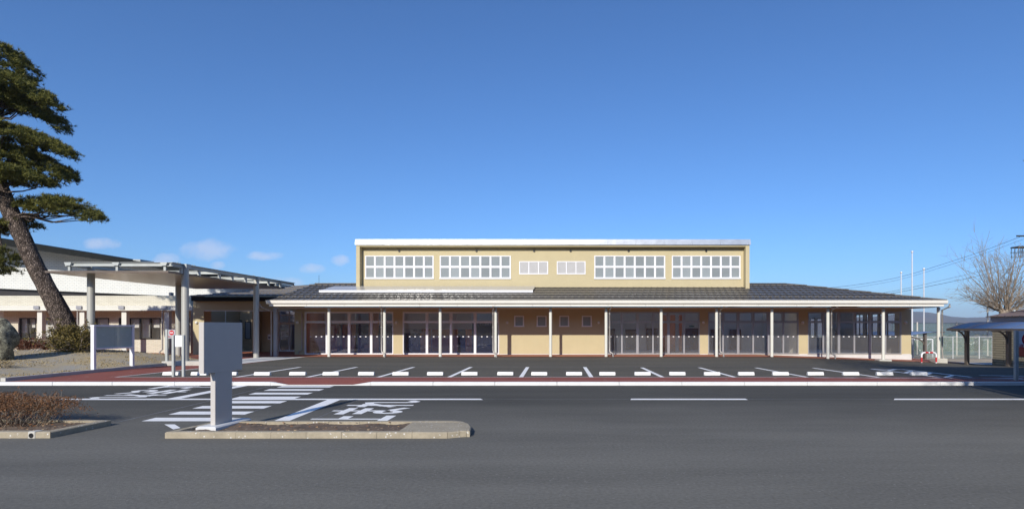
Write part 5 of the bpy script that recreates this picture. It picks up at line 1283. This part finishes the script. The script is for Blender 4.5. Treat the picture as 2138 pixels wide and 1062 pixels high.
def shelter(name, label, x_low, x_post, x_high, y_list, yn, yf_, zl, zh, zg):
    t = thing(name, label, 'bicycle shelter', (x_post, (yn + yf_) / 2, zg))
    N = 10
    prof = [(x_low + (x_high - x_low) * i / N, zl + (zh - zl) * math.sin(0.5 * math.pi * min(1, i / N * 1.02)) ) for i in range(N + 1)]
    r = MB(); vs = []
    for (y) in (yn, yf_):
        for dz in (0, 0.02): vs += [(x, y, z + dz) for x, z in prof]
    n = N + 1
    r.add(vs, [(n + i, n + i + 1, 3 * n + i + 1, 3 * n + i) for i in range(N)] + [(i, 2 * n + i, 2 * n + i + 1, i + 1) for i in range(N)] + [(i, i + 1, n + i + 1, n + i) for i in range(N)] + [(2 * n + i, 3 * n + i, 3 * n + i + 1, 2 * n + i + 1) for i in range(N)], True)
    r.build('roof_sheet', 'polycarbonate', t)
    f = MB(); L = abs(yf_ - yn); m = max(2, int(L / 1.25))
    for k in range(m + 1):
        y = yn + (yf_ - yn) * k / m; f.tube([(x, y, z + 0.018) for x, z in prof], 0.014, 5)
    f.box(x_low - 0.07, x_low + 0.05, min(yn, yf_), max(yn, yf_), zl - 0.10, zl + 0.025)
    f.box(x_high - 0.04, x_high + 0.05, min(yn, yf_), max(yn, yf_), zh - 0.06, zh + 0.03)
    f.build('roof_frame', 'shelter_frame', t)
    for y in y_list:
        i = int((x_post - x_low) / (x_high - x_low) * N); zt_ = prof[i][1]
        zb_ = zlot(x_post, y) - 0.02
        MB().box(x_post - 0.075, x_post + 0.075, y - 0.1, y + 0.1, min(zb_, zg) - 0.1, zt_ - 0.005).build('post', 'shelter_frame', t)
        b_ = MB(); H0 = zb_ + 0.55 * (zt_ - zb_)
        arc_ = []
        for s in range(9):
            q = s / 8 * math.pi / 2
            arc_.append((x_post - 0.07 - (x_post - x_low - 0.15) * (1 - math.cos(q)), y, H0 + (zl - 0.06 - H0) * math.sin(q)))
        b_.tube(arc_, 0.045, 8); b_.tube([(x_post - 0.05, y, zt_ - 0.32), (x_post - (x_post - x_low) * 0.5, y, zt_ - 0.42)], 0.022, 6)
        b_.box(x_low - 0.05, x_low + 0.3, y - 0.05, y + 0.05, zl - 0.13, zl - 0.05)
        b_.build('brace', 'shelter_frame', t)
    return t
shelter('bicycle_shelter', 'bicycle shelter with curved blue sheets before the brown roofed shed', 22.25, 23.05, 23.95, (31.7, 28.8, 25.9), 24.8, 32.1, 1.74, 2.1, -0.26)
yS = 39.0
shelter('bicycle_shelter', 'second curved bicycle shelter half hidden behind the corner of the building', XU(1893, yS), XU(1931, yS), XU(1965, yS), (yS,), yS - 0.3, yS + 6.5, ZV(701, yS), ZV(692.5, yS), -0.45)

BR_ = thing('hoop_barrier', 'red and white hooped steel barrier standing beside the end column', 'barrier', (XU(1940, 33.0), 32.6, -0.25))
def hoop_part(seg, name, m):
    mb = MB(); mb.tube(seg, 0.045, 10); return mb.build(name, m, BR_)
xa_, xb4, yb4 = XU(1920.7, 32.6), XU(1958.5, 32.3), 32.45; zb5, zt5 = -0.28, ZV(735.5, 32.45); rr_ = 0.16
hoop = [(xa_, yb4, zb5), (xa_, yb4, zt5 - rr_)] + [(xa_ + rr_ - rr_ * math.cos(R(q)), yb4, zt5 - rr_ + rr_ * math.sin(R(q))) for q in (22, 45, 68, 90)] + [(xb4 - rr_ + rr_ * math.sin(R(q)), yb4, zt5 - rr_ + rr_ * math.cos(R(q))) for q in (0, 22, 45, 68, 90)] + [(xb4, yb4, zb5)]
hoop_part(hoop, 'tube', 'sign_white')
red = MB()
for (p, q) in (((xa_, yb4, zb5 + 0.12), (xa_, yb4, zb5 + 0.40)), ((xb4, yb4, zb5 + 0.12), (xb4, yb4, zb5 + 0.40)), ((xa_ + 0.2, yb4, zt5), (xa_ + 0.38, yb4, zt5)), ((xb4 - 0.38, yb4, zt5), (xb4 - 0.2, yb4, zt5))): red.tube([p, q], 0.047, 10)
red.build('red_band', 'sign_red', BR_)

# concrete path strips at the right, behind the lot
grid_sheet('side_path', 20.5, 36, 33.06, 35.2, 0.0, 'concrete_pale', 16, 3, fn=lambda x, y: zlot(x, 33.0) - 0.0)
# fence and ball net on the sports field
FE = thing('chain_link_fence', 'pale chain link fence along the sports field beyond the building', 'fence', (29, 42.5, -0.5))
yF = 42.5; fx0, fx1 = XU(1880, yF), XU(2230, yF); zf0, zf1 = -0.52, ZV(702.5, yF)
k = fx0
while k < fx1:
    MB().cyl(k, yF, zf0, zf1 + 0.03, 0.03, 8).build('fence_post', 'flag_pole', FE); k += 0.98
MB().box(fx0, fx1, yF - 0.003, yF + 0.003, zf0 + 0.03, zf1).build('wire_mesh', 'chain_link', FE)
rl2 = MB().tube([(fx0, yF, zf1), (fx1, yF, zf1)], 0.02, 6); rl2.build('top_rail', 'flag_pole', FE)
NT = thing('ball_stop_net', 'tall green ball net on grey posts beyond the chain link fence', 'net', (30, 48, -0.5))
yN = 48.0; nx0, nx1 = XU(1860, yN), XU(2250, yN); zn = ZV(674.5, yN)
for u in (1915, 1997.5, 2062, 2140):
    MB().cyl(XU(u, yN), yN, -0.6, ZV(672, yN) if u != 2062 else ZV(600, yN), 0.065, 10).build('net_post', 'pole_concrete', NT)
MB().box(nx0, nx1, yN - 0.004, yN + 0.004, -0.5, zn).build('net', 'green_net', NT)
MB().tube([(nx0, yN, zn), (nx1, yN, zn)], 0.02, 6).build('top_wire', 'wire', NT)
SG = thing('football_goal', 'white football goal frame on the sandy field behind the fence', 'goal', (XU(1925, 45.2), 45.2, -0.5))
gx0, gx1, yg = XU(1899, 45.2), XU(1947, 45.2), 45.2; zg1 = ZV(708, yg)
MB().tube([(gx0, yg, -0.55), (gx0, yg, zg1), (gx0 + .02, yg, zg1), (gx1 - .02, yg, zg1), (gx1, yg, zg1), (gx1, yg, -0.55)], 0.06, 8, smooth=False).build('goal_frame', 'sign_white', SG)
MB().tube([(gx0, yg, zg1), (gx0, yg + 1.6, -0.5)], 0.03, 6).tube([(gx1, yg, zg1), (gx1, yg + 1.6, -0.5)], 0.03, 6).build('back_stay', 'sign_white', SG)

# brown roofed brick shed
SH = thing('brick_shed', 'olive brick shed with brown metal roof behind the bicycle shelter', 'building', (27, 29, -0.4))
sx0, sy0, sy1 = 25.0, 22.0, 32.4; zse = ZV(670.3, sy1); ze_ = ZV(660.5, sy1)
MB().box(sx0, sx0 + 7, sy0, sy1, -0.6, zse).build('brick_wall', 'brick_olive', SH)
MB().box(sx0 - 0.06, sx0 + 7.06, sy0 - 0.06, sy1 + 0.06, zse + 0.002, ze_ - 0.032).build('fascia', 'shed_fascia', SH)
sr = MB(); ov = 0.22; zr2 = ze_ + 1.15
A_, B_, C_, D_ = (sx0 - ov, sy0 - ov, ze_), (sx0 - ov, sy1 + ov, ze_), (sx0 + 7 + ov, sy1 + ov, ze_), (sx0 + 7 + ov, sy0 - ov, ze_)
r0_, r1_ = (sx0 + 3.5, sy0 + 3.3, zr2), (sx0 + 3.5, sy1 - 3.3, zr2)
sr.poly([A_, B_, r1_, r0_]); sr.poly([B_, C_, r1_]); sr.poly([C_, D_, r0_, r1_]); sr.poly([D_, A_, r0_])
sr.box(A_[0], C_[0], A_[1], C_[1], ze_ - 0.03, ze_ - 0.003)
so2 = sr.build('roof', 'shed_roof', SH)
k = sy0 + 0.2
while k < sy1:
    MB().tube([(A_[0] - 0.01, k, ze_ + 0.02), (A_[0] - 0.02, k, ze_ - 0.06)], 0.03, 6).build('gutter_bracket', 'dark_frame', so2); k += 0.5
k = sy0 + 0.6
while k < sy1 - .3:
    MB().ball((sx0 + 0.45, k, ze_ + 0.30), 0.07, 8, 5).build('snow_stop', 'galvanised', so2); k += 0.8
MB().tube([(sx0 + .45, sy0 + .4, ze_ + 0.27), (sx0 + .45, sy1 - .4, ze_ + 0.27)], 0.022, 6).build('snow_rail', 'dark_frame', so2)
Ysh = F * sx0 / (2129 - CX)
MB().box(sx0 - 0.03, sx0 - 0.002, Ysh - 1.6, Ysh, ZV(743, Ysh), ZV(724, Ysh)).build('shed_hatch', 'sign_maroon', SH)

# utility pole with bracket, wires
UP = thing('utility_pole', 'concrete utility pole with a steel platform beside the leafless tree', 'utility pole', (XU(2146, 46), 46, -0.6))
xu = XU(2146, 46); MB().tube([(xu, 46, -0.6), (xu, 46, ZV(455, 46))], [0.2, 0.13], 14).build('pole', 'pole_concrete', UP)
pf = MB(); z1_, z0_ = ZV(516, 46), ZV(536, 46); xl_ = XU(2118, 46)
pf.box(xl_, xu + 0.3, 45.6, 46.4, z1_ - 0.05, z1_ + 0.05)
for xx in (xl_ + 0.05, xl_ + 0.35, xu - 0.25): pf.tube([(xx, 45.62, z1_), (xx, 45.62, z0_)], 0.025, 5); pf.tube([(xx, 46.38, z1_), (xx, 46.38, z0_)], 0.025, 5)
for zz in (z0_, (z0_ + z1_) / 2): pf.tube([(xl_, 45.62, zz), (xu, 45.62, zz)], 0.025, 5); pf.tube([(xl_, 46.38, zz), (xu, 46.38, zz)], 0.025, 5)
pf.build('platform', 'wire', UP)
MB().box(xu - 0.9, xu + 0.9, 45.95, 46.05, ZV(494, 46), ZV(491, 46)).build('crossarm', 'wire', UP)
def wire(lab, wp, r=0.014):
    pts = []; A = [P(u, v, y) for u, v, y in wp]
    for i in range(len(A) - 1):
        for s in range(5):
            t = s / 5; pts.append(cr4(A[max(i - 1, 0)], A[i], A[i + 1], A[min(i + 2, len(A) - 1)], t))
    pts.append(A[-1]); tag(MB().tube(pts, [r * (q.y / 46) ** 0.8 for q in pts], 5).build('power_line', 'wire', at=A[0]), lab, 'power line', 'overhead power lines')
wire('topmost overhead power line sweeping to the pole', [(2146, 488, 46), (2000, 541, 60), (1840, 586, 85), (1690, 603, 120), (1520, 605, 150)])
wire('thin power line just under the topmost one', [(2146, 496, 46), (2000, 547, 60), (1840, 591, 85), (1690, 609, 120), (1520, 612, 150)], 0.010)
wire('third power line from the top', [(2146, 540, 46), (2000, 577, 60), (1840, 612, 85), (1690, 634, 120), (1520, 640, 150)], 0.011)
wire('lowest thick power line', [(2146, 551, 46), (2000, 585, 60), (1840, 616, 85), (1690, 640, 120), (1520, 648, 150)], 0.016)

# valley: shrubs behind the fence and far houses
th = MB()
for k in range(7000):
    x = random.uniform(26, 68); y = random.uniform(57, 66); h = 1.3 + 0.9 * mnoise.noise(Vector((x * 0.35, y * 0.35, 0)))
    z = -0.8 - 27 * sst(58, 190, y) + random.random() * max(0.2, h) * 1.05
    a, b = rnd_dir(), rnd_dir(); b = a.cross(b).normalized(); s = random.uniform(0.06, 0.15)
    p = Vector((x, y, z)); th.poly([p - a * s, p + b * s * .6, p + a * s, p - b * s * .6])
struct(th.build('bank_thicket', 'thicket'), 'stuff')
def zval(y): return -0.6 - 27 * sst(58, 190, y)
hs = MB(); hb = MB()
w, d, h = 9, 7, 5
HP = thing('distant_house', 'tiny pale house in the valley town beyond the fence', 'house', (0, 0, 0), 'houses of the valley town')
MB().box(-w / 2, w / 2, -d / 2, d / 2, -1, h).build('house_wall', 'house_white', HP)
MB().prism([(-w / 2 - .6, -d / 2 - .6, h + .01), (-w / 2 - .6, d / 2 + .6, h + .01), (-w / 2 - .6, 0, h + 2.6)], (w + 1.2, 0, 0)).build('house_roof', 'house_roof', HP)
rs = random.Random(3)
for k in range(64):
    y = rs.uniform(560, 1350); u = rs.uniform(1900, 2075)
    o = HP if k == 0 else copy_thing(HP, (0, 0, 0))
    o.location = (XU(u, y), y, zval(y)); o.rotation_euler.z = rs.uniform(-.8, .8); sc = rs.uniform(0.7, 1.4); o.scale = (sc * rs.uniform(.8, 1.6), sc, sc * rs.uniform(.8, 1.3))
tv_ = MB()
for k in range(260):
    y = rs.uniform(420, 1500); u = rs.uniform(1880, 2100); r = rs.uniform(3, 7); c = (XU(u, y), y, zval(y) + r * .5)
    n0 = len(tv_.v); tv_.ball(c, r, 7, 5, (1.3, 1, rs.uniform(.7, 1.2)))
    for i in range(n0, len(tv_.v)): q = Vector(tv_.v[i]); tv_.v[i] = tuple(q + rnd_dir() * r * .22)
struct(tv_.build('valley_trees', 'thicket'), 'stuff')

# ------------------------------------------------------------------ neighbours just outside the view that shade the right corner
NH = thing('neighbour_house', 'two storey grey house standing beside the road', 'building', (18, 10.5, 0))
nx_, ny_ = (12.3, 24), (6.5, 14.0)
no_ = [(13 + 2.6 * i, 14.3 + 2.6 * i, z0, z0 + 1.2) for i in range(4) for z0 in (1.0, 3.8)]
MB().wall([nx_[0], nx_[1]] + [q for o in no_ for q in o[:2]], [-0.05, 6.0] + [q for o in no_ for q in o[2:]], ny_[0], ny_[0] + 0.25, lambda x, z: any(o[0] < x < o[1] and o[2] < z < o[3] for o in no_)).box(nx_[0], nx_[1], ny_[0] + 0.252, ny_[1], -0.05, 5.99).build('house_wall', 'shed_fascia', NH)
for o in no_:
    MB().box(o[0], o[1], ny_[0] + 0.1, ny_[0] + 0.16, o[2], o[3]).build('window', 'frosted', NH)
MB().prism([(nx_[0] - .5, ny_[0] - .5, 6.01), (nx_[0] - .5, ny_[1] + .3, 6.01), (nx_[0] - .5, (ny_[0] + ny_[1]) / 2, 7.9)], (nx_[1] - nx_[0] + 1, 0, 0)).build('roof', 'shed_roof', NH)
def leafy_tree(label, x, y, h, r, z0=0.0, leaves=7000):
    t = thing('broadleaf_tree', label, 'tree', (x, y, z0))
    MB().tube([(x, y, z0 - .1), (x + .05, y, z0 + h * .3), (x - .05, y + .05, z0 + h * .6), (x, y, z0 + h * .9)], [.16, .12, .08, .02], 8).build('trunk', 'bark', t)
    c = MB()
    for k in range(leaves):
        dv = rnd_dir(); q = r * random.random() ** 0.45 * (1 + .3 * mnoise.noise(dv * 2.5)); p = Vector((x, y, z0 + h * .68)) + Vector((dv.x * q, dv.y * q, dv.z * q * h * .34 / r))
        a = rnd_dir(); b = a.cross(rnd_dir()).normalized(); s = random.uniform(.03, .06)
        c.poly([p - a * s, p + b * s * .6, p + a * s, p - b * s * .6])
    c.build('crown', 'leaf_olive', t)
leafy_tree('tall olive green tree standing behind the grey two storey house', 9.9, 5.3, 15.5, 2.5, leaves=17000)

# ------------------------------------------------------------------ haze
hz = MB().box(-5600, 6400, -450, 7200, -60, 215).build('haze', 'sign_white'); hz.data.materials.clear()
hm = bpy.data.materials.new('haze_air'); hm.use_nodes = True; t = hm.node_tree; t.nodes.clear()
vo = t.nodes.new('ShaderNodeVolumePrincipled'); vo.inputs['Color'].default_value = (0.62, 0.78, 1.0, 1); vo.inputs['Density'].default_value = 0.00012; vo.inputs['Anisotropy'].default_value = 0.0
oo_ = t.nodes.new('ShaderNodeOutputMaterial'); t.links.new(vo.outputs[0], oo_.inputs['Volume'])
hz.data.materials.append(hm); struct(hz, 'stuff')
